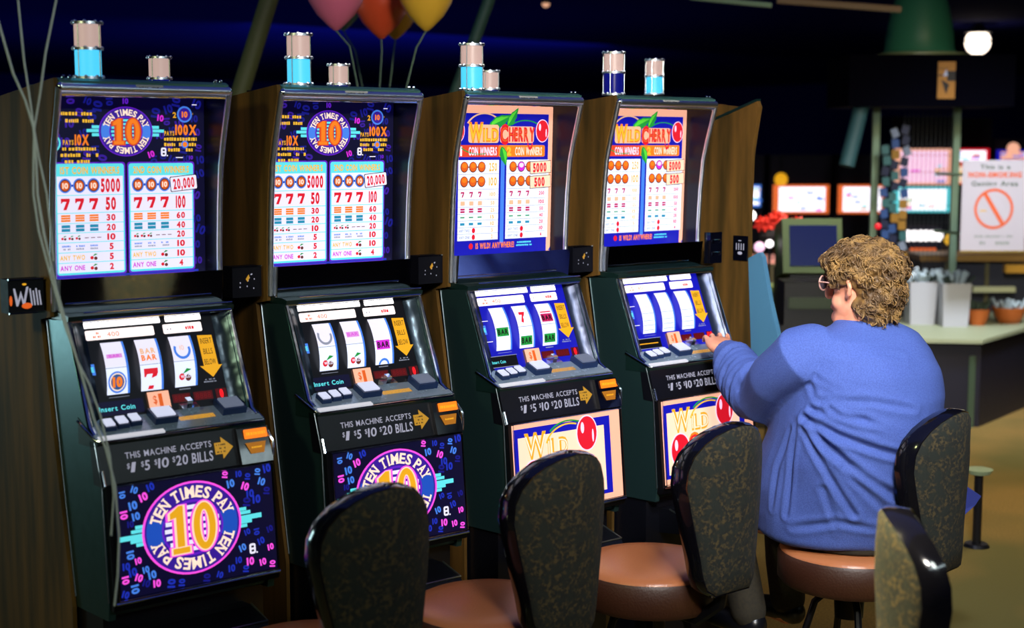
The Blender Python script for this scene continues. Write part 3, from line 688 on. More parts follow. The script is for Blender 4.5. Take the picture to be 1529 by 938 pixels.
    for bx, hw, zz, hd, big in ((-.19, .0155, 1.094, .02, 0), (-.152, .0155, 1.096, .02, 0), (-.114, .0155, 1.098, .02, 0), (-.033, .033, 1.098, .028, 1), (.17, .036, 1.1, .03, 2)):
        kk = 'btn%.3f' % bx
        def bt():
            bm = box(B(), -hw, hw, -hd, hd, 0, .016+.006*(big > 0), M=deckM(bx, zz)); return bm
        b_ = part('button', kk, bt, mat('button_body', rgb(20, 40, 80), .2), m, bevel=.003)
        part('button_cap', kk+'c', lambda: box(B(), -hw*.8, hw*.8, -hd*.75, hd*.8, .015+.006*(big > 0), .021+.006*(big > 0), M=deckM(bx, zz)), mat('button_cap', rgb(215, 220, 245), .35, 0, .85) if big != 2 else mat('grey_cap', rgb(130, 140, 165), .35, 0, .45), b_)
    part('deck_glint_strip', 'fstrip', lambda: box(B(), -.236, -.055, -.019, -.004, .001, .006, M=deckM(0, 1.080)), mat('deck_glint', rgb(235, 235, 245), .3, 0, .6), dk)  # pale glow painted in for light reflected off the deck plate
    part('gold_label', 'gold', lambda: box(B(), .01, .115, -.01, .01, 0, .003, M=deckM(0, 1.093)), P['gold'], dk)
    part('coin_slot', 'cslot', lambda: box(box(B(), -.02, .03, -.02, .02, 0, .014, M=deckM(.055, 1.112)), -.004, .012, -.01, .01, .01, .03, M=deckM(.055, 1.112)), chrome, m, bevel=.003)
    # bill acceptor strip
    ap = part('bill_panel', 'accp', lambda: prism(B(), [(-.165, 1.068), (-.2, .958), (-.14, .958), (-.12, 1.068)], -.243, .243), blackm, m, bevel=.003)
    art_accept().build('printed_notice', ap, 'accart')
    bv = part('bill_validator', 'bval', lambda: prism(B(), [(-.182, 1.06), (-.214, .968), (-.15, .965), (-.13, 1.06)], .145, .24), blackgl, m, bevel=.004)
    def lamps():
        a = Art(lambda x, z, l: accP(x, z, l+.0165)); a.rect(.163, .234, 1.027, 1.052, em('orange_lamp', 255, 125, 20, 1.1), 1, .003); a.poly([(.163, 1.017), (.226, 1.017), (.216, .988), (.176, .988)], em('amber_lamp', 170, 105, 20, .8), 1); a.scrib(.17, .228, 1.04, .008, 'gold', 2); a.scrib(.18, .212, 1.004, .005, 'gold', 2); return a
    lamps().build('lamp_window', bv, 'lampw')
    part('door_latch', 'latch', lambda: tube(B(), [(.24, -.18, 1.045), (.246, -.2, 1.02), (.246, -.2, .99), (.24, -.205, .97)], .006, 8), chrome, m, smooth=True)
    part('door_latch', 'latch2', lambda: tube(B(), [(-.24, -.186, 1.0), (-.24, -.2, .962)], .005, 8), chrome, m, smooth=True)
    # belly door
    def door():
        return prism(B(), [(-.196, .965), (-.203, .965), (-.234, .66), (-.226, .64), (-.17, .64), (-.15, .965)], -.238, .243)
    part('belly_door', 'door', door, blacksteel if kind == 0 else mat('blue_black_metal', rgb(14, 20, 60), .3, .5), m, bevel=.002)
    (art_ten_belly if kind == 0 else art_wild_belly)().build('belly_glass_artwork', m, K+'belly') if K+'belly' not in MESH else Art(None).build('belly_glass_artwork', m, K+'belly')
    part('belly_trim', 'btrim', lambda: tube(B(), [bellyP(x, z, .013) for x, z in ((-.226, .668), (-.226, .96), (.236, .96), (.236, .668))], .0028, 6, closed=True), chrome, m, smooth=True)
    part('belly_trim', 'btrim2', lambda: tube(B(), [bellyP(x, .661, .011) for x in (-.235, .24)], .004, 6), chrome, m, smooth=True)
    # stand with coin tray
    part('stand', 'stand', lambda: box(B(), -.235, .235, -.15, .6, 0, .605), blackm, m, bevel=.004)
    def tray():
        bm = B(); prism(bm, [(-.15, .57), (-.2, .57), (-.29, .545), (-.3, .53), (-.29, .5), (-.15, .48)], -.17, .17)
        return bm
    ct = part('coin_tray', 'tray', tray, blackm, m, bevel=.004)
    part('tray_lip', 'lip', lambda: tube(B(), [(-.17, -.2, .573), (-.17, -.29, .549), (.17, -.29, .549), (.17, -.2, .573)], .003, 6), chrome_r, ct, smooth=True)
    part('door_lock', 'lock', lambda: lathe(B(), [(0, -.012), (.012, -.012), (.014, 0), (.0, .0)], (.13, -.157, .44), 12, Matrix.Rotation(radians(90), 4, 'X')), chrome, m, smooth=True)
    # card reader on the side
    cr = part('card_reader', 'cread', lambda: box(B(), -.357, -.262, .1, .155, 1.385, 1.475), mat('reader_black', rgb(8, 9, 18), .55, spec=.15), m, bevel=.003)
    part('reader_trim', 'ctr', lambda: box(B(), -.357, -.262, .096, .1, 1.4735, 1.477), chrome, cr)
    if i == 0: part('reader_trim', 'ctr0', lambda: box(B(), -.357, -.262, .096, .1, 1.384, 1.388), chrome, cr)
    def cra():
        a = Art(lambda x, z, l: (x, .0965-l, z)); rd = random.Random(5)
        if i == 0:
            a.poly([(-.345, 1.452), (-.34, 1.452), (-.333, 1.42), (-.325, 1.445), (-.318, 1.42), (-.31, 1.455), (-.304, 1.455), (-.315, 1.405), (-.32, 1.405), (-.325, 1.428), (-.333, 1.405), (-.338, 1.405)], txtgrey, 1)
            for k, x in enumerate((-.3, -.292, -.284, -.276)): a.rect(x, x+.004, 1.405, 1.45-.006*(k % 2), txtgrey, 1, 0, .1)
            a.ell(-.31, 1.405, .014, .008, 'pumpkin', 2, 14); a.ell(-.352, 1.42, .004, .014, 'pumpkin', 2, 10); a.ell(-.315, 1.462, .006, .003, 'gold', 2, 8)
        else:
            for _ in range(9): x, z = rd.uniform(-.335, -.285), rd.uniform(1.405, 1.455); a.ell(x, z, .0018, .0026, txtgrey, 1, 6)
            a.poly([(-.316, 1.438), (-.306, 1.452), (-.303, 1.442), (-.31, 1.43)], em('dim_gold', 190, 140, 40, .8), 2)
        return a
    cra().build('reader_decal', cr, 'cra'+('0' if i == 0 else '1'))
    if i == 3:
        lp = obj('lock_plate', bbox(.262, .325, .03, .06, 1.39, 1.505), blackgl, m, bevel=.003)
        for z in (1.472, 1.425):
            obj('lock_knob', tube(lathe(B(), [(0, -.012), (.006, -.012), (.008, 0), (0, 0)], (.277, .028, z), 10, Matrix.Rotation(radians(90), 4, 'X')), [(.277, .027, z+.008), (.31, .027, z+.007), (.314, .027, z), (.31, .027, z-.007)], .0015, 5), chrome, lp, smooth=True)
    tower(m, towX[i][0], .06, 1.997, towX[i][1], 'a')

# rear row standing back to back with the front one
RX = ((.40, 1.96, 'off'), (.433, 1.96, 'off'), (.448, 1.96, 'off'), (.672, 2.036, 'on'))
for i in range(4):
    m = thing('rear_slot_machine', 'dark rear cabinet back to back with the %s front machine, tower light %s' % (('first', 'second', 'third', 'fourth')[i], 'glowing cyan' if i == 3 else 'unlit'), 'slot machine', (MX[i]+.3, 0, 0), group='slot machines of the rear row')
    part('cabinet', 'rcab', lambda: box(B(), -.24, .24, .62, 1.15, 0, 1.95), blackm, m)
    part('side_panel', 'rwood', lambda: prism(B(), [(.62, 0), (.62, 1.91), (1.14, 1.956), (1.15, 0)], -.262, -.2405), wood, m)
    if i == 3: obj('tower_base', bbox(.32, .43, .7, .8, 1.95, 2.036), blackm, m)
    tower(m, RX[i][0]-.3, .75, RX[i][1], RX[i][2], 'b')

# end panel after the fourth machine
e = thing('end_panel', 'tall brown wooden end panel right of the played machine, slanted dark top edge', 'panel', (2.4495, 0, 0))
EP = [(.007, 1.990), (-.004, 1.967), (.012, 1.88), (.027, 1.793), (.033, 1.617), (.033, 1.504), (.031, 1.389), (.01, 1.238), (-.01, 1.112), (-.02, .9), (0, .6), (0, 0), (.6, 0), (.6, 1.8), (.234, 1.921)]
obj('wood_panel', prism(B(), EP, 0, .02), wood, e)
obj('top_edge', prism(B(), [(.007, 1.998), (.6, 1.81), (.6, 1.798), (.007, 1.988)], -.003, .024), greenp, e)
obj('rear_panel', prism(B(), [(.1, 0), (.1, 1.97), (.62, 2.03), (.62, 0)], .024, .04), wood, e)
dp = obj('reader_plate', bbox(-.006, 0, .035, .105, 1.39, 1.484), blackgl, e)
a = Art(lambda y, z, l: (-.0065-l, y, z))
for k, y in enumerate((.05, .062, .074, .086)): a.rect(y, y+.004, 1.43, 1.455, txtgrey, 1)
a.ell(.07, 1.418, .012, .006, txtgrey, 1, 12); a.rect(.064, .078, 1.464, 1.467, txtgrey, 1); a.build('reader_decal', dp)
obj('side_fin', prism(B(), [(.033, 1.4), (-.02, 1.425), (-.035, 1.41), (-.075, 1.25), (-.125, 1.1), (-.15, .9), (0, .9)], -.001, .022), mat('blue_grey_metal', rgb(78, 130, 165), .45, .2), e, bevel=.002)

# ------------------------------------------------------------------ stools
def back_outline(f=1.0):
    hw = [(.54, .085), (.56, .115), (.6, .13), (.66, .142), (.73, .158), (.8, .174), (.87, .187), (.92, .184), (.96, .169), (.995, .14), (1.02, .104), (1.037, .058), (1.045, .0)]
    hw = [(z, h*f) for z, h in hw]
    return [(h, z) for z, h in hw]+[(-h, z) for z, h in hw[-2::-1]]
def make_stool(label, x, y, rz, group='bar-height stools with fabric backs'):
    t = thing('bar_stool', label, 'stool', (x, y, 0), rz, group)
    part('seat', 'st_seat', lambda: lathe(B(), [(0, .572), (.15, .571), (.2, .566), (.221, .556), (.223, .548)], n=44), leather, t, smooth=60)
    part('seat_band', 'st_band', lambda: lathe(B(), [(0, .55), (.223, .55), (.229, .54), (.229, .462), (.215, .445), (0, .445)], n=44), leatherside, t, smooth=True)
    part('seat_plate', 'st_plate', lambda: lathe(B(), [(0, .446), (.19, .446), (.17, .43), (.05, .42), (.045, .33), (0, .33)], n=28), blacksteel, t, smooth=True)
    OUT = back_outline(.86)
    def curve(px): return -.315+px*px*2.6
    def shell():
        bm = B(); n = len(OUT)
        # glossy rim: inner offset outline joined front to back
        def ring(f, dy): return [bm.verts.new((px*f, curve(px*f)+dy+(z-.8)*-.03, .79+(z-.79)*(1-(1-f)*.6))) for px, z in OUT]
        rs = [ring(.87, .012), ring(.97, .022), ring(1.0, .0), ring(1.0, -.026), ring(.97, -.04), ring(.9, -.036)]
        for A, C in zip(rs, rs[1:]):
            for k in range(n): bm.faces.new((A[k], A[(k+1) % n], C[(k+1) % n], C[k]))
        for r_ in (rs[0], rs[-1]): bm.faces.new(r_)
        return bm
    part('back_shell', 'st_shell', shell, lacquer, t, smooth=50)
    def panel(f, y0, y1):
        bm = B(); n = len(OUT)
        def ring(ff, dy): return [bm.verts.new((px*ff, curve(px*ff)+dy+(z-.8)*-.03, .79+(z-.79)*(1-(1-ff)*.6))) for px, z in OUT]
        rs = [ring(f, y0), ring(f*.985, (y0+y1)/2), ring(f*.94, y1), ring(f*.5, y1+(y1-y0)*.3), ring(f*.06, y1+(y1-y0)*.35)]
        for A, C in zip(rs, rs[1:]):
            for k in range(n): bm.faces.new((A[k], A[(k+1) % n], C[(k+1) % n], C[k]))
        bm.faces.new(rs[-1]); return bm
    part('back_fabric', 'st_fab', lambda: panel(.955, -.036, -.047), fabric, t, smooth=60)
    part('back_cushion', 'st_cush', lambda: panel(.92, .016, .034), fabric, t, smooth=60)
    part('back_bracket', 'st_brk', lambda: tube(B(), [(0, -.3, .58), (0, -.285, .5), (0, -.2, .432), (0, -.08, .432)], .02, 8), blacksteel, t, smooth=True)
    for k in range(4):
        a_ = pi/4+k*pi/2; c, s_ = cos(a_), sin(a_)
        part('leg', 'st_leg%d' % k, lambda: tube(B(), [(.05*c, .05*s_, .43), (.11*c, .11*s_, .38), (.17*c, .17*s_, .18), (.21*c, .21*s_, .01)], .012, 8), blacksteel, t, smooth=True)
    part('foot_ring', 'st_ring', lambda: tube(B(), [(.172*cos(k*pi/12), .172*sin(k*pi/12), .19) for k in range(24)], .009, 8, closed=True), chrome_r, t, smooth=True)
    return t
make_stool('empty bar stool at the leftmost slot machine, leftmost stool', .139, -.57, 0)
make_stool('empty bar stool in front of the second slot machine, second stool from the left', .714, -.57, 0)
make_stool('empty bar stool in front of the third slot machine, next to the seated person', 1.338, -.575, 0)
make_stool('bar stool the person in the blue shirt is sitting on', 1.958, -.85, .11)
make_stool('nearer bar stool seen edge-on at the bottom right, turned away from the machines', .89+.29*.7, -1.83-.29*.71, radians(-137), 'bar-height stools with fabric backs')

# ------------------------------------------------------------------ the person
skin = noisy('skin', rgb(205, 130, 100), rgb(228, 155, 125), 18, rough=.5, bump=.05)
shirtm = noisy('blue_knit', rgb(54, 74, 140), rgb(66, 88, 158), 240, rough=.85, detail=3, bump=.35)
pantsm = noisy('olive_trousers', rgb(34, 30, 22), rgb(46, 40, 26), 90, rough=.9)
hairm = noisy('light_brown_hair', rgb(84, 60, 32), rgb(142, 108, 58), 30, rough=.6, detail=4, lo=.38, hi=.62, c3=rgb(84, 60, 32), scale3=16)
pr = thing('person', 'person in blue long-sleeved shirt and glasses, seated at the fourth machine, reaching its buttons', 'person', (1.98, -.85, 0))
O = Vector((1.98, -.85, 0))
def L_(v): return Vector(v)-O      # world -> person's own frame
HD = Vector((-.19, .982, -.05)).normalized(); HL = Vector((-.982, -.19, 0)); HU = HD.cross(HL)*-1
if HU.z < 0: HU = -HU
HC = Vector((1.975, -.845, 1.388))
def H(d, l, u): return L_(HC+HD*d+HL*l+HU*u)
X, Y, Z = Vector((1, 0, 0)), Vector((0, 1, 0)), Vector((0, 0, 1))
SH_L = Vector((1.755, -.80, 1.185)); EL_L = Vector((1.845, -.56, 1.02)); WR_L = Vector((1.925, -.325, 1.132)); HN_L = Vector((1.99, -.235, 1.155))
SH_R = Vector((2.215, -.80, 1.18)); EL_R = Vector((2.29, -.62, .95)); WR_R = Vector((2.13, -.42, .98)); HN_R = Vector((2.09, -.33, .97))
def finger(bm, base, dirs, lens, r):
    pts = [Vector(base)]; rad = [r]
    for d, l in zip(dirs, lens): pts.append(pts[-1]+Vector(d).normalized()*l); rad.append(rad[-1]*.9)
    limb(bm, [L_(p) for p in pts], rad, 10)
bm = B()
# head
hr = [(-.118, .03, .028, .02), (-.108, .048, .045, .022), (-.085, .067, .062, .016), (-.055, .08, .069, .008), (-.02, .08, .073, .0), (.02, .09, .076, -.004), (.055, .096, .077, -.008), (.085, .088, .07, -.012), (.105, .066, .055, -.014), (.117, .036, .03, -.014)]
loft(bm, [(H(d, 0, u), HD*a_, HL*b_) for u, a_, b_, d in hr], 24)
limb(bm, [H(.088, 0, .015), H(.108, 0, -.02), H(.106, 0, -.03)], [.009, .014, .015], 10)     # nose
limb(bm, [H(.078, .035, .03), H(.088, 0, .034), H(.078, -.035, .03)], [.014, .013, .014], 10)  # brow
for s_ in (-1, 1):
    ball(bm, H(.044, s_*.034, -.046), .034)                                                    # cheek
    limb(bm, [H(.008, s_*.078, .012), H(-.006, s_*.094, .024), H(-.016, s_*.1, .006), H(-.010, s_*.094, -.018), H(.004, s_*.08, -.03)], [.006, .008, .008, .009, .008], 8)  # ear
    limb(bm, [H(.004, s_*.078, .0), H(.0, s_*.079, -.022)], [.007, .009], 8)
limb(bm, [H(.086, .022, -.066), H(.094, 0, -.064), H(.086, -.022, -.066)], [.006, .009, .006], 8)   # lips
ball(bm, H(.075, 0, -.098), .024)                                                            # chin
limb(bm, [H(-.03, 0, -.06), L_((1.98, -.85, 1.27)), L_((1.98, -.86, 1.2))], [.068, .075, .10])
ball(bm, H(.03, 0, -.105), (.06, .06, .045))
# trunk inside the shirt, legs inside the trousers, arms and hands
loft(bm, [(L_((1.98, y, z)), X*a_, Y*b_) for z, y, a_, b_ in ((.6, -.74, .18, .17), (.75, -.76, .2, .19), (.95, -.8, .2, .19), (1.1, -.83, .2, .16), (1.2, -.85, .16, .1), (1.25, -.85, .09, .08))], 24)
for sh, el, wr, hn in ((SH_L, EL_L, WR_L, HN_L), (SH_R, EL_R, WR_R, HN_R)):
    limb(bm, [L_(sh), L_(el)], [.055, .045]); limb(bm, [L_(el), L_(wr)], [.043, .028])
for s_ in (-1, 1):
    limb(bm, [L_((1.98+s_*.1, -.8, .64)), L_((1.98+s_*.13, -.42, .62))], [.085, .06]); limb(bm, [L_((1.98+s_*.13, -.42, .62)), L_((1.98+s_*.1, -.5, .25))], [.055, .035])
    limb(bm, [L_((1.98+s_*.1, -.5, .22)), L_((1.98+s_*.11, -.36, .215))], [.035, .025])
def hand(wr, hn, side, curl, K=1.18):
    f = (hn-wr).normalized(); lft = Z.cross(f).normalized()*side; up = f.cross(lft)*side
    if up.z < 0: up = -up
    f_ = f*K; loft(bm, [(L_(wr-f*.03), lft*.027, up*.022), (L_(wr-f*.0), lft*.029, up*.021), (L_(wr+f_*.03), lft*.038*K, up*.021*K), (L_(wr+f_*.055), lft*.041*K, up*.02*K), (L_(wr+f_*.085), lft*.039*K, up*.015*K), (L_(wr+f_*.095), lft*.03*K, up*.009*K)], 16)
    for k, (o_, ln) in enumerate(((.031, .88), (.011, 1.0), (-.010, .94), (-.030, .74))):
        b0 = wr+f*K*(.084-abs(k-1.2)*.003)+lft*o_*K+up*.004
        finger(bm, b0, [f+up*(.25-curl*.3)+lft*o_*3, f-up*(.3+curl)+lft*o_*2, f*.6-up*(.8+curl)], [.036*ln*K, .024*ln*K, .019*ln*K], .0095)
    finger(bm, wr+f*.025*K+lft*.03*K-up*.004, [f*.6+lft*.8-up*.2, f*.9+lft*.4-up*.3, f-up*.3], [.034, .028, .02], .0105)
hand(WR_L, HN_L, -1, .35); hand(WR_R, HN_R, 1, .3)
remesh('body', bm, .0045, skin, pr, 6)
# shirt
def tor(z, y, a_, b_, x=1.985): return (L_((x, y, z)), X*a_, Y*b_)
bm = B()
loft(bm, [tor(.585, -.775, .235, .255), tor(.6, -.77, .25, .27), tor(.66, -.775, .262, .282), tor(.75, -.79, .272, .29), tor(.85, -.815, .275, .285), tor(.95, -.835, .268, .272), tor(1.05, -.85, .258, .25), tor(1.13, -.857, .25, .22), tor(1.19, -.86, .232, .18), tor(1.235, -.86, .195, .135), tor(1.268, -.857, .115, .09), tor(1.285, -.852, .088, .082), tor(1.288, -.85, .07, .07)], 40)
limb(bm, [L_(SH_L+Vector((.05, -.01, .0))), L_(SH_L), L_(SH_L*.5+EL_L*.5+Vector((-.012, 0, -.01))), L_(EL_L+Vector((0, -.02, -.01))), L_(EL_L+Vector((.01, .02, .0))), L_(EL_L*.5+WR_L*.5-Z*.014), L_(WR_L-Vector((.02, .06, .024))), L_(WR_L-Vector((.012, .037, .014)))], [.088, .094, .092, .092, .092, .084, .064, .046], 20)
limb(bm, [L_(SH_R-Vector((.05, .01, .0))), L_(SH_R), L_(EL_R+Vector((0, -.02, 0))), L_(EL_R*.5+WR_R*.5), L_(WR_R)], [.088, .092, .085, .066, .042], 20)
# folds given as polylines on the cloth: (world points, depth, width)
FOLD = []
def shirt_fn(co, no):
    rd = random.Random(3)
    W = co+np.array(O)[None, :]
    d = np.zeros(len(co))
    for pts, dep, wid in FOLD:
        P_ = np.array(pts); best = np.full(len(co), 9.)
        for p, q in zip(P_, P_[1:]):
            v = q-p; t = np.clip(((W-p)@v)/(v@v), 0, 1); best = np.minimum(best, np.linalg.norm(W-(p+t[:, None]*v), axis=1))
        d += dep*np.exp(-(best/wid)**2)
        d -= dep*.55*np.exp(-((best-wid*2.1)/wid)**2)
    # soft irregular cloth
    for k in range(14):
        f = np.array([rd.uniform(-1, 1) for _ in range(3)]); f = f/np.linalg.norm(f)*rd.uniform(14, 42); d += .0012*np.sin(W@f+rd.uniform(0, 6))
    return co+no*d[:, None]
def Cy(px, py, x0=None):
    """point where the line of sight meets the rough torso ellipse, used once to lay folds along the back"""
    r = (at(px, py, 1)-CAM)
    best = None
    for k in range(200):
        p = CAM+r*(3.4+k*.012); z = p.z; b_ = .29 if z < .95 else .26 if z < 1.08 else .2; a_ = .28 if z < 1 else .255
        cy = -.79 if z < .8 else -.83 if z < 1. else -.855
        if ((p.x-1.985)/a_)**2+((p.y-cy)/b_)**2 < 1: return list(p)
    return list(CAM+r*4.3)
for line, dep, wid in (
    ([(1205, 625), (1250, 650), (1310, 672), (1385, 690)], -.014, .010), ([(1210, 640), (1262, 690), (1330, 735), (1385, 775)], -.015, .011),
    ([(1200, 640), (1232, 700), (1275, 770)], -.008, .009), ([(1215, 612), (1290, 628), (1370, 650)], -.010, .009), ([(1225, 598), (1300, 600), (1370, 612)], -.006, .009),
    ([(1188, 625), (1180, 690), (1172, 770)], -.009, .008), ([(1178, 640), (1160, 700), (1150, 760)], -.006, .008), ([(1204, 545), (1208, 565), (1218, 590)], -.006, .009),
    ([(1215, 560), (1250, 580), (1290, 592)], -.005, .008), 
    ([(1260, 700), (1320, 760), (1340, 800)], -.006, .01), ([(1180, 790), (1250, 782), (1320, 795)], -.006, .01), ([(1230, 730), (1250, 800)], -.005, .01),
    ([(1300, 520), (1350, 530), (1400, 560)], -.004, .012), ([(1240, 610), (1300, 645), (1395, 668)], -.008, .008)):
    FOLD.append(([Cy(*p) for p in line], dep, wid))
def sleeve_ring(p, q, t, r, tilt, dep, wid, a0=-2.2, a1=1.6):
    ax = (q-p).normalized(); c = p.lerp(q, t); u_ = ax.cross(Z).normalized(); v_ = u_.cross(ax)
    FOLD.append(([tuple(c+(u_*cos(a_)+v_*sin(a_))*r+ax*tilt*sin(a_)) for a_ in np.linspace(a0, a1, 12)], dep, wid))
for t, r, tilt, dep, wid in ((.86, .052, .01, -.008, .007), (.62, .074, .02, -.012, .009), (.4, .086, .028, -.009, .008), (.2, .092, .03, -.008, .008)):
    sleeve_ring(EL_L, WR_L, t, r, tilt, dep, wid, -3.1, 3.1)
sleeve_ring(SH_L, EL_L, .8, .09, .03, -.006, .008, -1.2, 2.6)
shirt = remesh('shirt', bm, .0065, shirtm, pr, 4, shirt_fn)
# trousers
bm = B()
loft(bm, [tor(.572, -.83, .19, .2, 1.98), tor(.6, -.82, .2, .215, 1.98), tor(.68, -.8, .2, .2, 1.98)], 28)
for s_ in (-1, 1):
    limb(bm, [L_((1.98+s_*.1, -.82, .655)), L_((1.98+s_*.13, -.43, .63)), L_((1.98+s_*.115, -.47, .4)), L_((1.98+s_*.1, -.5, .27))], [.088, .08, .066, .06], 18)
remesh('trousers', bm, .008, pantsm, pr, 3)
for s_ in (-1, 1):
    obj('shoe', limb(B(), [L_((1.98+s_*.1, -.53, .235)), L_((1.98+s_*.105, -.42, .23)), L_((1.98+s_*.11, -.35, .222))], [.042, .04, .032], 14), blackm, pr, smooth=60)
# hair: a full shell, then curling locks growing out of it
bm = B()
loft(bm, [(H(d, 0, u), HD*a_, HL*b_) for u, a_, b_, d in ((-.125, .03, .055, -.062), (-.105, .05, .072, -.058), (-.085, .06, .08, -.055), (-.06, .07, .086, -.05), (-.03, .07, .084, -.062), (0, .082, .086, -.052), (.03, .108, .103, -.022), (.06, .12, .106, -.01), (.09, .118, .1, -.008), (.115, .1, .086, -.01), (.135, .07, .06, -.012), (.147, .03, .028, -.014))], 28)
rd = random.Random(12)
for k in range(90):
    th = rd.uniform(0, 2*pi); ph = rd.uniform(-.35, 1.45); q = Vector((cos(th)*cos(ph)*.108-.02, sin(th)*cos(ph)*.094, .045+sin(ph)*.088))
    if q.x > .05 and q.z < .05: continue
    ball(bm, H(*q), rd.uniform(.016, .026), u=10, v=6)
def hair_fn(co, no):
    d = np.zeros(len(co)); r2 = random.Random(5)
    for k in range(26):
        f = np.array([r2.uniform(-1, 1) for _ in range(3)]); f = f/np.linalg.norm(f)*r2.uniform(60, 210); d += .0011*np.sin(co@f+r2.uniform(0, 6))
    return co+no*d[:, None]
hair = remesh('hair', bm, .004, hairm, pr, 1, hair_fn)
me = hair.data; rd = random.Random(9); bm = B()
vs = me.vertices; N = len(vs)
for k in range(4200):
    v = vs[rd.randrange(N)]; p = v.co.copy(); n = v.normal.copy()
    q = p+O-HC; dd, ll, uu = q.dot(HD), q.dot(HL), q.dot(HU)
    if uu < -.05 and dd > -.02: continue
    if n.dot(HU) < -.3 or (abs(dd+.01) < .035 and -.05 < uu < .045 and abs(ll) > .05): continue
    tdir = (HU*-.8+HD*(-.5 if uu < .09 else .35)+n*.15+Vector((rd.uniform(-1, 1), rd.uniform(-1, 1), rd.uniform(-1, 1)))*.75); tdir = (tdir-n*tdir.dot(n)*.7).normalized()
    side = n.cross(tdir).normalized()*rd.choice((-1, 1)); ln = rd.uniform(.018, .034); r = rd.uniform(.0013, .0026); pts = []
    for j in range(5):
        t = j/4; pts.append(p-n*.003+tdir*ln*t+n*(.006*sin(t*pi)+.001)+side*.008*sin(t*3.5))
    tube(bm, pts, [r*.7, r, r, r*.8, r*.2], 5)
tag(obj('hair_curls', bm, hairm, pr, smooth=80), kind='stuff')
# glasses
gl = mat('pink_gold_frame', rgb(235, 180, 165), .25, .3)
gs = obj('glasses', tube(tube(tube(B(), [H(.108+.0*s, .034+.027*cos(k*pi/8), .012+.023*sin(k*pi/8)) for s in (1,) for k in range(16)], .0028, 6, closed=True), [H(.108, -.034+.027*cos(k*pi/8), .012+.023*sin(k*pi/8)) for k in range(16)], .0028, 6, closed=True), [H(.106, .061, .016), H(.1, .073, .018), H(.04, .086, .014), H(-.006, .09, .016)], .0026, 6), gl, pr, smooth=True)
obj('lens', lathe(B(), [(0, 0), (.026, 0)], n=20, M=Matrix((HL, HU, HD)).transposed(), c=H(.108, .034, .012)), mat('lens_glass', rgb(90, 80, 90), .05, 0), gs)

# ------------------------------------------------------------------ balloon ribbons in front, balloons behind
ribm = mat('pale_ribbon', rgb(170, 178, 178), .4)
K0 = at(50, 190, 3.3)
def ribbon(label, pts, r=.0028):
    out = [Vector(pts[0])]
    for p, q in zip(pts, pts[1:]): out += [Vector(p).lerp(Vector(q), t) for t in (.5, 1)]
    tag(obj('balloon_ribbon', tube(B(), out, r, 5), ribm, smooth=True), label, 'ribbon', 'balloon ribbons hanging at the left')
def R3(*pp, d=3.3): return [at(x, y, d) for x, y in pp]
ribbon('longest pale balloon ribbon, coming in from the far left edge and hanging lowest', R3((-30, -80), (0, 40), (20, 110), (38, 150), (50, 190), (54, 240), (56, 290), (66, 350), (84, 430), (104, 500), (122, 560), (140, 625), (158, 670), (172, 725), (178, 800), (176, 860), (171, 905)))
ribbon('thin pale ribbon running straight down to the knot, middle of the three', R3((18, -90), (27, 0), (36, 90), (45, 150), (51, 192), (58, 235), (70, 290), (76, 345), (80, 390)), .0022)
ribbon('pale ribbon slanting from the upper right down to the knot', R3((100, -90), (84, 0), (68, 80), (60, 140), (51, 194), (50, 240), (50, 290), (58, 345), (78, 420), (98, 490), (116, 540), (134, 575), (150, 620), (164, 680), (170, 740), (166, 800)), .0024)
def balloon(label, px, py, d, r, col, ex, ey):
    c = at(px, py, d); t = thing('balloon', label, 'balloon', c, group='party balloons')
    obj('skin', lathe(B(), [(0, -r*1.22), (.012, -r*1.2), (r*.3, -r*1.02), (r*.6, -r*.72), (r*.86, -r*.3), (r, .15*r), (r*.93, r*.55), (r*.7, r*.85), (r*.35, r*1.04), (0, r*1.1)], n=28), mat('balloon_'+str(col), rgb(*col), .3, coat=.3, emit=0), t, smooth=80)
    obj('string', tube(B(), [(0, 0, -r*1.2), tuple((at(ex, ey, d)-c)*.5+Vector((.01, 0, 0))), tuple(at(ex, ey, d)-c)], .004, 5), mat('string_grey', rgb(90, 110, 90), .6), t)
balloon('pink balloon, leftmost of the bunch at the top', 501, -12, 6.2, .135, (240, 120, 150), 538, 150)
balloon('orange balloon in the middle of the bunch', 569, 2, 6.6, .14, (240, 90, 50), 566, 150)
balloon('small yellow balloon partly behind the orange one', 590, 12, 7.1, .125, (240, 170, 50), 580, 150)
balloon('yellow balloon at the right of the bunch', 636, -8, 6.2, .127, (245, 190, 60), 602, 150)
balloon('pale green balloon mostly hidden behind the pink one', 512, 2, 7.6, .125, (90, 150, 140), 545, 150)

# ------------------------------------------------------------------ far side of the hall
RZ = -YAW   # objects that face along the aisle
def face(name, label, cat, px, py, d, group=None, z=None, rz=RZ):
    p = at(px, py, d); return thing(name, label, cat, (p.x, p.y, p.z if z is None else z), rz, group)
postm = mat('grey_green_post', rgb(120, 145, 122), .5, .2)
KD = 10.3; KS = KD/9
k = face('vending_kiosk', 'open kiosk with black header and domed green top on two posts', 'kiosk', 1371, 122, KD, z=0)
hz = at(1371, 122, KD).z
obj('header', bbox(-.5*KS, .5*KS, -.35, .35, hz-.16*KS, hz+.15*KS), mat('black_header', rgb(2, 2, 12), .9, spec=.05), k, bevel=.01)
for x in (-.25*KS, .255*KS): obj('post', bbox(x-.024, x+.024, .0, .044, 0, hz-.16*KS), postm, k)
obj('dome', lathe(B(), [(r_*KS, hz+z_*KS) for r_, z_ in ((.232, .15), (.226, .17), (.212, .2), (.208, .26), (.196, .34), (.17, .46), (.13, .58), (.08, .66), (0, .69))], n=32), mat('green_dome', rgb(56, 128, 98), .4), k, smooth=60)
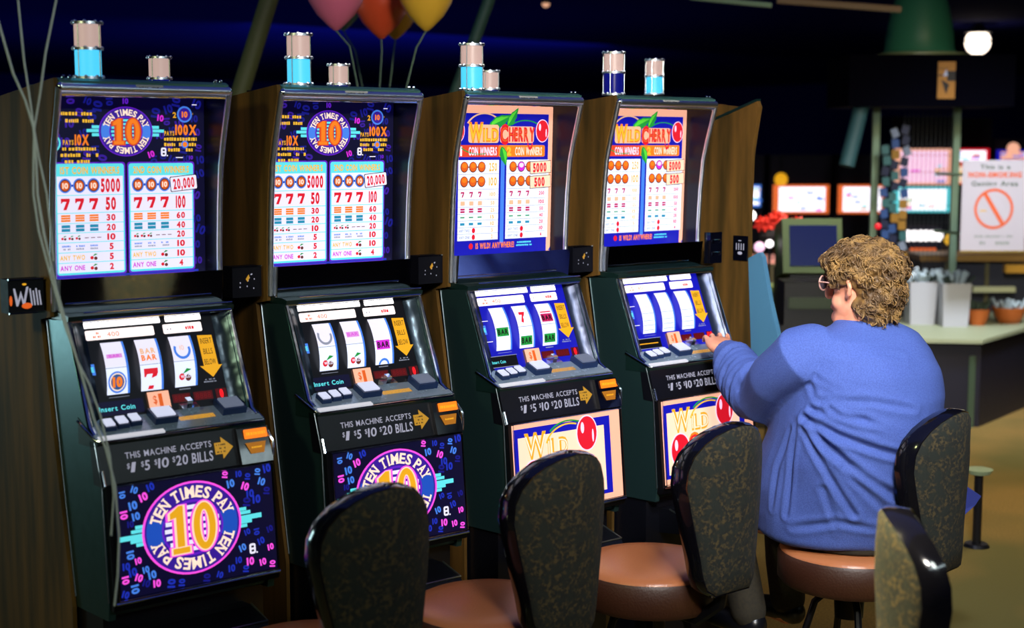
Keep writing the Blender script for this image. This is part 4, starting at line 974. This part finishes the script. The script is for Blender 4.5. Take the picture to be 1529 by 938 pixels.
obj('dome_rim', lathe(B(), [(0, hz+.15*KS), (.34, hz+.15*KS), (.34, hz+.165*KS), (.26, hz+.175*KS), (0, hz+.175*KS)], n=32), mat('pale_rim', rgb(130, 140, 100), .4), k, smooth=True)
sg = obj('header_label', bbox(.03*KS, .135*KS, -.36, -.352, hz-.115*KS, hz+.105*KS), mat('gold_label_plate', rgb(170, 115, 35), .5), k)
a = Art(lambda x, z, l: (x*KS, -.361-l, z*KS+hz)); a.rect(.085, .135, -.01, .05, 'ink', 1); a.poly([(.05, -.0), (.1, -.03), (.082, -.09)], 'ink', 1); a.rect(.03, .105, .02, .028, 'ink', 1); a.poly([(.06, .02), (.08, .06), (.09, .02)], 'grey', 2); a.rect(.03, .09, .062, .066, 'ink', 1); a.build('printed_figure', sg)
def wires():
    bm = B()
    for i in range(12): x = (-.07+i*.028)*KS; tube(bm, [(x, .02, .7), (x, .02, hz-.2)], .0026, 4)
    for i in range(9): z = .8+i*.12; tube(bm, [(-.25*KS, .022, z), (.255*KS, .022, z)], .0022, 4)
    return bm
tag(obj('wire_grid', wires(), mat('dark_wire', rgb(40, 46, 52), .5), k), kind='stuff')
gmats = [mat('packet_blue', rgb(46, 74, 128), .4), mat('packet_teal', rgb(40, 92, 96), .4), mat('packet_grey', rgb(120, 130, 150), .35), mat('packet_dark', rgb(22, 30, 60), .4), mat('packet_gold', rgb(150, 110, 40), .4)]
rd = random.Random(21)
for gi, (px, py0, n_, lab) in enumerate(((1322, 215, 10, 'left'), (1336, 190, 13, 'middle'), (1351, 185, 13, 'right'))):
    g = face('hanging_strip', 'strip of small blue and silver packets hanging in the kiosk, %s one of three' % lab, 'packets', px, 250, KD-.05, 'packet strips in the kiosk', z=0)
    zt = at(px, py0, KD-.05).z
    obj('cord', tube(B(), [(0, .012, zt), (0, .012, zt-n_*.075)], .003, 4), gmats[3], g)
    for j in range(n_):
        key = 'packet%d' % rd.randrange(5)
        o = part('packet', key, lambda: bbox(-.026, .026, -.008, .008, -.033, .03, M=Matrix.Rotation(rd.uniform(-.4, .4), 4, 'Y') @ Matrix.Rotation(rd.uniform(-.5, .5), 4, 'Z')), gmats[int(key[-1])], g, bevel=.004)
        o.location = (rd.uniform(-.01, .01), 0, zt-.04-j*.075)
# no smoking sign
s = face('no_smoking_sign', 'white no smoking sign with a red crossed-out ring beside the kiosk post', 'sign', 1484, 307, 9.6, z=0)
zc = at(1484, 307, 9.6).z; SS = 9.6/8.7
sp = obj('board', bbox(-.215, .215, 0, .008, zc-.3, zc+.3), mat('sign_white', rgb(165, 160, 172), .6), s)
obj('frame_strip', bbox(-.215, .215, -.002, .01, zc-.313, zc-.3), mat('sign_strip', rgb(120, 100, 40), .5), s)
obj('bracket', tube(B(), [(-.235, .52, zc+.2), (-.1, .012, zc+.2)], .01, 8), postm, s)
obj('bracket', tube(B(), [(-.235, .52, zc-.2), (-.1, .012, zc-.2)], .01, 8), postm, s)
sgr = mat('sign_green_print', rgb(50, 80, 60), .6); srd = mat('sign_red_print', rgb(190, 80, 40), .6); sgy = mat('sign_grey_print', rgb(120, 130, 125), .6)
a = Art(lambda x, z, l: (x*SS, -.001-l, z*SS+zc))
a.text('This is a', -.0, .232, .026, sgr, 1, width=.18, align='c', bold=.02); a.text('NON-SMOKING', 0, .185, .03, srd, 1, width=.32, align='c', bold=.05); a.text('Gaming Area', 0, .132, .028, sgr, 1, width=.28, align='c', bold=.02)
a.ell(0, -.02, .118, .122, srd, 1, 40, hole=.86); a.rect(-.012, .012, -.13, .09, srd, 2, 0, .55)
a.rect(-.085, -.045, -.035, -.027, mat('sign_yellow', rgb(190, 150, 50), .6), 1); a.scrib(-.12, .12, -.185, .014, sgy, 1); a.scrib(-.1, .1, -.225, .02, sgy, 1)
a.build('printed_text', sp)
# counter with buckets and baskets
def wp(px, py, z): p = onz(px, py, z); return (p.x, p.y)
ct = thing('display_counter', 'low dark counter with a pale top edge beside the kiosk', 'counter', (0, 0, 0))
poly = [wp(1300, 506, .58), wp(1467, 509, .58), wp(1600, 470, .58), wp(1560, 464, .58), wp(1330, 474, .58)]
obj('counter_top', vprism(B(), poly, .56, .585), mat('cream_top', rgb(150, 160, 135), .5), ct, bevel=.004)
pc = [tuple(Vector(p).lerp(Vector(wp(1440, 470, .58)), .05)) for p in poly]
obj('counter_body', vprism(B(), pc, 0, .56), mat('dark_blue_laminate', rgb(8, 10, 34), .5), ct)
cp = wp(1447, 506, .58); obj('corner_strip', bbox(cp[0]-.02, cp[0]+.01, cp[1]-.05, cp[1]-.02, .0, .47), mat('pale_green_strip', rgb(70, 90, 74), .5), ct)
white = mat('white_bucket', rgb(165, 168, 180), .45); wrap = mat('crinkled_wrap', rgb(170, 190, 205), .3); wrapd = mat('dark_stems', rgb(50, 66, 60), .6)
def crumple(seed, rx, h, n=34):
    r_ = random.Random(seed); bm = B()
    for _ in range(n):
        x, y = r_.uniform(-rx, rx), r_.uniform(-rx, rx)
        tube(bm, [(x*.6, y*.6, 0), (x*.9, y*.9, h*.5), (x*1.15+r_.uniform(-.02, .02), y*1.15, h*r_.uniform(.6, 1.05))], [.008, .014, r_.uniform(.006, .018)], 5)
    return bm
for i, (px, py, w_, lab) in enumerate(((1372, 497, .105, 'left bucket, behind the person'), (1421, 500, .108, 'right bucket of the two'))):
    x, y = wp(px, py-14, .585); b = thing('white_bucket', 'tall white square bucket on the counter, '+lab, 'bucket', (x, y, .585), RZ, 'white buckets')
    obj('tub', (lambda bm: bm)(loft(B(), [((0, 0, z), Vector((w_*s_*1.3, 0, 0)), Vector((0, w_*s_*1.3, 0))) for z, s_ in ((0, .86), (.3, 1), (.3, .93), (.29, .9))], 4)), white, b)
    b.rotation_euler[2] += pi/4
    bu = thing('wrapped_bundle', 'bundle of crinkled clear-wrapped stems in the %s' % ('left white bucket' if i == 0 else 'right white bucket'), 'bundle', (x, y, .85), 0, 'wrapped bundles')
    tag(obj('wrapping', crumple(40+i, .095, .12), wrap, bu, smooth=True), kind='stuff'); tag(obj('stems', crumple(50+i, .09, .085, 22), wrapd, bu), kind='stuff')
bask = mat('orange_wicker', rgb(190, 100, 40), .6, bump=.5, bscale=90)
for i, (px, py, r) in enumerate(((1459, 497, .085), (1506, 494, .12))):
    x, y = wp(px, py-12, .585); b = thing('basket', 'orange wicker basket of wrapped items, %s' % ('the smaller one by the white buckets' if i == 0 else 'the larger one at the right edge'), 'basket', (x, y, .585), 0, 'orange baskets')
    obj('bowl', lathe(B(), [(0, .0), (r*.6, 0), (r*.8, .04), (r, .11), (r*.96, .112), (r*.75, .05), (0, .02)], n=24), bask, b, smooth=60)
    tag(obj('wrapped_items', crumple(60+i, r*.8, .1, 24), wrap if i else wrapd, b, smooth=True), kind='stuff'); 
    for j in range(2): pass
    list(b.children)[-1].location.z = .07
# far row of slot machines
def far_machine(label, px, d, w_, panels, h=1.75, frame=True):
    m = face('distant_slot_machine', label, 'slot machine', px, 300, d, 'distant lit slot machines', z=0)
    hw = w_/2
    obj('cabinet', bbox(-hw-.03, hw+.03, .02, .6, 0, h), mat('dark_cabinet', rgb(10, 10, 30), .7, spec=.2), m, bevel=.01)
    obj('deck', prism(B(), [(.02, .95), (-.18, .9), (-.18, .84), (.02, .84)], -hw, hw), mat('brown_deck', rgb(96, 62, 28), .5), m)
    for (y0, y1, ma, mb) in panels:
        z1, z0 = at(px, y0, d).z, at(px, y1, d).z
        gp = obj('lit_glass', bbox(-hw, hw, -.005, .02, z0, z1), P[mb], m)
        a = Art(lambda x, z, l: (x, -.006-l, z)); e_ = .1*w_
        a.rect(-hw+e_, hw-e_*.7, z0+.02, z1-.02, P[ma], 1); rd = random.Random(int(px)+int(y0))
        for _ in range(7): x = rd.uniform(-hw+e_, hw-e_*2); z = rd.uniform(z0+.02, z1-.05); a.rect(x, x+rd.uniform(.03, .09), z, z+.02, P[rd.choice(['cyan', 'yellow', 'pink', 'peach', 'lblue'])], 2)
        if y1-y0 > 16: pass
        a.build('glass_artwork', gp)
    return m
HOT = 'hot_panel'; P[HOT] = em('panel_glow', 248, 244, 255, 1.6)
P['orange_fr'] = em('orange_frame', 240, 110, 50, .9)
far_machine('distant lit machine just right of the end panel, violet-white glass', 1119, 13, .2, [(276, 309, HOT, 'lblue')])
far_machine('distant lit machine with white glass in orange frame, above the red flowers', 1196, 13, .5, [(276, 319, HOT, 'orange_fr')])
far_machine('distant lit machine with orange-edged white glass, left of the kiosk post', 1286, 13.2, .42, [(276, 319, HOT, 'orange_fr')])
far_machine('distant lit machine seen through the wire grid, two stacked bright glasses', 1376, 13.4, .52, [(222, 276, 'gloss', 'peach'), (279, 317, HOT, 'cyan')], 2.1)
far_machine('distant lit machine behind the right kiosk post, red-topped glass', 1440, 14.2, .45, [(222, 244, HOT, 'red'), (246, 275, 'cream', 'orange_fr')], 2.1)
far_machine('distant lit machine at the right edge with blue topped glass', 1512, 14.2, .34, [(224, 241, 'peach', 'royal')], 1.9)
# low counter row behind
for nm, lab, (px, py, d), (w_, h_, dp_), cl, strip in (
    ('service_desk', 'dark service desk with brown top far right', (1475, 384, 11), (1.0, 1.0, .5), (18, 20, 34), (130, 96, 40)),
    ('till_counter', 'dark till counter with pale pink top behind the end panel', (1165, 391, 10), (.42, 1.0, .5), (44, 30, 16), (220, 150, 140))):
    t = face(nm, lab, 'counter', px, py, d, z=0); zt = at(px, py, d).z
    obj('carcass', bbox(-w_/2, w_/2, 0, dp_, 0, zt-.03), mat(nm, rgb(*cl), .6), t); obj('top', bbox(-w_/2-.02, w_/2+.02, -.03, dp_, zt-.03, zt+.015), mat(nm+'_top', rgb(*strip), .5), t)
    if nm == 'service_desk':
        for x in (-.33, -.02, .3): obj('panel_divider', bbox(x, x+.03, -.012, 0, .3, zt-.04), mat('olive_divider', rgb(70, 64, 30), .6), t)
        z_ = at(1480, 432, 11).z; obj('shelf', bbox(-.12, .2, -.06, 0, z_-.02, z_+.02), mat('cream_shelf', rgb(170, 170, 130), .5), t)
        z_ = at(1510, 401, 11).z; obj('brass_tray', bbox(.12, .28, -.06, -.0, z_-.03, z_+.03), mat('brass', rgb(190, 140, 50), .4), t)
# display terminal
t = face('computer_monitor', 'blue-black computer monitor in a green-grey case left of the person', 'monitor', 1215, 368, 8.2, z=0)
zt, zb = at(1215, 325, 8.2).z, at(1215, 408, 8.2).z
Mt = Matrix.Translation((0, 0, zb)) @ Matrix.Rotation(radians(-12), 4, 'X') @ Matrix.Shear('XZ', 4, (.0, 0)).to_4x4() if False else Matrix.Translation((0, 0, zb)) @ Matrix.Rotation(radians(-12), 4, 'X')
obj('case', bbox(-.17, .17, 0, .24, 0, zt-zb, M=Mt), mat('green_grey_case', rgb(52, 74, 40), .6), t, bevel=.01)
obj('screen', bbox(-.13, .14, -.006, 0, .04, zt-zb-.04, M=Mt), mat('blue_dark_screen', rgb(14, 26, 80), .2, 0, .6), t, bevel=.004)
obj('stand', bbox(-.12, .14, .06, .2, 0, zb), mat('dark_stand', rgb(12, 14, 20), .5), t)
t = face('cash_register', 'dark printer-like register below the monitor', 'register', 1205, 440, 7.75, z=0)
z0, z1 = at(1205, 478, 8).z, at(1205, 415, 8).z
obj('housing', bbox(-.12, .22, 0, .22, z0, z1), mat('register_black', rgb(16, 18, 22), .5), t, bevel=.01)
obj('lid', bbox(-.1, .2, -.02, .2, z0+.09, z0+.15), mat('register_green', rgb(44, 58, 40), .5), t, bevel=.005)
obj('base', bbox(-.14, .24, .0, .22, 0, z0), mat('dark_stand', rgb(12, 14, 20), .5), t)
t = face('shelf_rack', 'low rack with pale green shelves left of the register', 'shelf', 1160, 450, 9, z=0)
for py in (432, 455, 478): z_ = at(1160, py, 9).z; obj('shelf', bbox(-.22, .2, 0, .3, z_-.015, z_+.012), mat('shelf_green', rgb(110, 130, 80), .5), t)
obj('upright', bbox(-.22, .2, .3, .33, 0, at(1160, 400, 9).z), mat('olive_back', rgb(50, 44, 24), .6), t)
# red flowers in their pot
x = at(1166, 350, 8.6); t = thing('potted_poinsettia', 'red poinsettia in an orange-brown wrapped pot behind the end panel', 'plant', x, RZ)
redm = mat('red_petal', rgb(180, 28, 12), .5); rd = random.Random(4)
def petal(bm, c, d, ln, wd, up):
    d = Vector(d).normalized(); s_ = d.cross(Vector(up)).normalized(); c = Vector(c)
    pts = [c, c+d*ln*.5+s_*wd, c+d*ln, c+d*ln*.5-s_*wd]; f = [bm.verts.new(p) for p in pts]; m_ = bm.verts.new(c+d*ln*.5+Vector(up)*.008)
    for i in range(4): bm.faces.new((f[i], f[(i+1) % 4], m_))
for k in range(15):
    bm = B(); th = rd.uniform(.25, 2.7); r = rd.uniform(.1, .16); c = (cos(th)*r*.95, rd.uniform(-.06, .06), sin(th)*r*.7)
    for j in range(7): an = j*2*pi/7; petal(bm, c, (cos(an), -.3+.3*sin(an*2), sin(an)), .055, .017, (0, -1, .2))
    obj('bloom', bm, redm, t)
obj('foliage', ball(B(), (0, .03, -.01), (.13, .1, .085)), mat('dark_foliage', rgb(20, 12, 14), .8), t)
obj('pot', lathe(B(), [(0, -.2), (.06, -.2), (.115, .02), (.1, .02), (0, .0)], (.05, .02, 0), 20), mat('orange_wrap', rgb(190, 110, 44), .5), t, smooth=True)
obj('plant_stand', bbox(-.02, .12, -.05, .1, -x.z, -.2), mat('dark_stand', rgb(12, 14, 20), .5), t)
# small lamps
for px, py, d, r, c, lab in ((1121, 322, 8.4, .032, 'hot', 'white glowing lamp at the edge of the end panel'), (1134, 369, 8.4, .032, 'gloss', 'pinkish glowing lamp below the red flowers'), (1149, 364, 8.4, .024, 'hot', 'small white glowing lamp below the red flowers'), (1418, 358, 10.8, .042, 'yellow', 'round yellow glowing lamp behind the right kiosk post'), (1311, 338, 8.5, .02, 'red', 'small red glowing lamp above the person head'), (1513, 222, 14, .06, 'peach', 'small lamp on top of the machine at the right edge'), (1166, 268, 13, .06, 'gold', 'small dim lamp above the orange framed machines')):
    p = at(px, py, d); t = thing('glowing_lamp', lab, 'lamp', p, 0, 'small lamps')
    obj('bulb', ball(B(), (0, 0, 0), r), P[c], t, smooth=80); obj('stem', tube(B(), [(0, 0, -r*.8), (0, 0, -(p.z-1.9 if d == 14 else p.z-1.75 if d == 13 else p.z))], .008, 6), blackm, t)
t = face('bulb_row', 'row of white glowing bulbs seen through the wire grid', 'lamp', 1379, 352, 11.5, z=0)
zc = at(1379, 352, 11.5).z
for k in range(6): obj('bulb', ball(B(), (-.12+k*.048, 0, zc), (.034, .034, .045)), P['hot'], t, smooth=80)
obj('housing', bbox(-.16, .16, .03, .2, 0, zc+.07), mat('dark_cabinet', rgb(10, 10, 30), .7, spec=.2), t)
obj('red_panel', bbox(-.1, .1, -.01, .03, zc-.16, zc-.1), P['pumpkin'], t)
# ceiling
def ceil_lamp(px, py, lab, r, s_):
    v = at(px, py, 1)-CAM; p = CAM+v*((3.08-CAM.z)/v.z); t = thing('ceiling_lamp', lab, 'lamp', p, 0, 'round ceiling lamps')
    obj('bulb', ball(B(), (0, 0, 0), r), s_, t, smooth=80); obj('rim', lathe(B(), [(r*1.02, r*.7), (r*1.1, r*.7), (r*1.1, r*.8), (r*.3, .2), (r*.3, .22), (r*.2, .22), (r*1.05, 0)], n=24), mat('lamp_rim', rgb(60, 60, 60), .5), t)
ceil_lamp(1460, 63, 'bright round ceiling lamp right of the green dome', .15, em('ceiling_bulb', 255, 235, 215, 4))
ceil_lamp(815, 5, 'small dim ceiling lamp near the top centre', .035, em('dim_bulb', 255, 190, 150, .8))
def pole(p0, p1, r, col, lab, n='ceiling_brace'):
    tag(obj(n, tube(B(), [p0, p1], r, 10), mat('brace_'+str(col), rgb(*col), .6), smooth=True), lab, 'beam', 'slanted ceiling braces')
def brace(a_, b_, d, r, col, lab): pole(at(*a_, d), at(*b_, d), r, col, lab)
brace((420, -60), (352, 160), 7, .045, (92, 96, 50), 'slanted olive ceiling brace above the second machine')
brace((752, -60), (672, 160), 8, .034, (46, 78, 62), 'slanted dark green brace above the third machine')
brace((1297, 115), (1264, 248), 10.1, .055, (44, 84, 92), 'short blue-green slanted brace left of the kiosk')
p0, p1 = at(1030, -4, 9), at(1152, 8, 9); tag(obj('ceiling_tube', tube(B(), [p0, p1], .016, 8), mat('tube_green', rgb(130, 160, 140), .4), smooth=True), 'thin pale green ceiling tube at the top', 'tube', 'thin ceiling tubes')
p0, p1 = at(1160, 0, 9), at(1345, 14, 9); tag(obj('ceiling_tube', tube(B(), [p0, p1], .022, 8), mat('tube_pink', rgb(130, 110, 90), .4), smooth=True), 'thicker pinkish ceiling tube beside the green dome', 'tube', 'thin ceiling tubes')
# things on the floor at the right
x, y = wp(1462, 704, .35); t = thing('ashtray_stand', 'small pale round ashtray top beyond the stool at the right', 'ashtray', (x, y, 0))
obj('dish', lathe(B(), [(0, .34), (.05, .34), (.062, .36), (.055, .362), (0, .35)], n=20), mat('pale_dish', rgb(140, 160, 130), .4), t, smooth=True); obj('column', lathe(B(), [(.02, .0), (.02, .34)], n=12), blackm, t); obj('foot', lathe(B(), [(0, 0), (.06, 0), (.05, .015), (0, .02)], n=20), blackm, t)
p = at(1446, 740, 4.9); t = thing('blue_jacket', 'corner of a dark blue cloth jacket sticking out behind the stool back', 'jacket', p, RZ)
bm = B(); vv = [(-.2, 0, .09), (-.02, 0, .04), (.04, .0, .0), (.02, 0, -.03), (-.08, 0, -.12), (-.22, 0, -.12)]
A_ = [bm.verts.new((x_, -.02+.01*math.sin(x_*30), z_)) for x_, _, z_ in vv]; C_ = [bm.verts.new((x_, .03, z_)) for x_, _, z_ in vv]
for i in range(6): bm.faces.new((A_[i], A_[(i+1) % 6], C_[(i+1) % 6], C_[i]))
bm.faces.new(A_); bm.faces.new(C_[::-1]); obj('cloth', bm, mat('navy_cloth', rgb(28, 40, 110), .8), t)
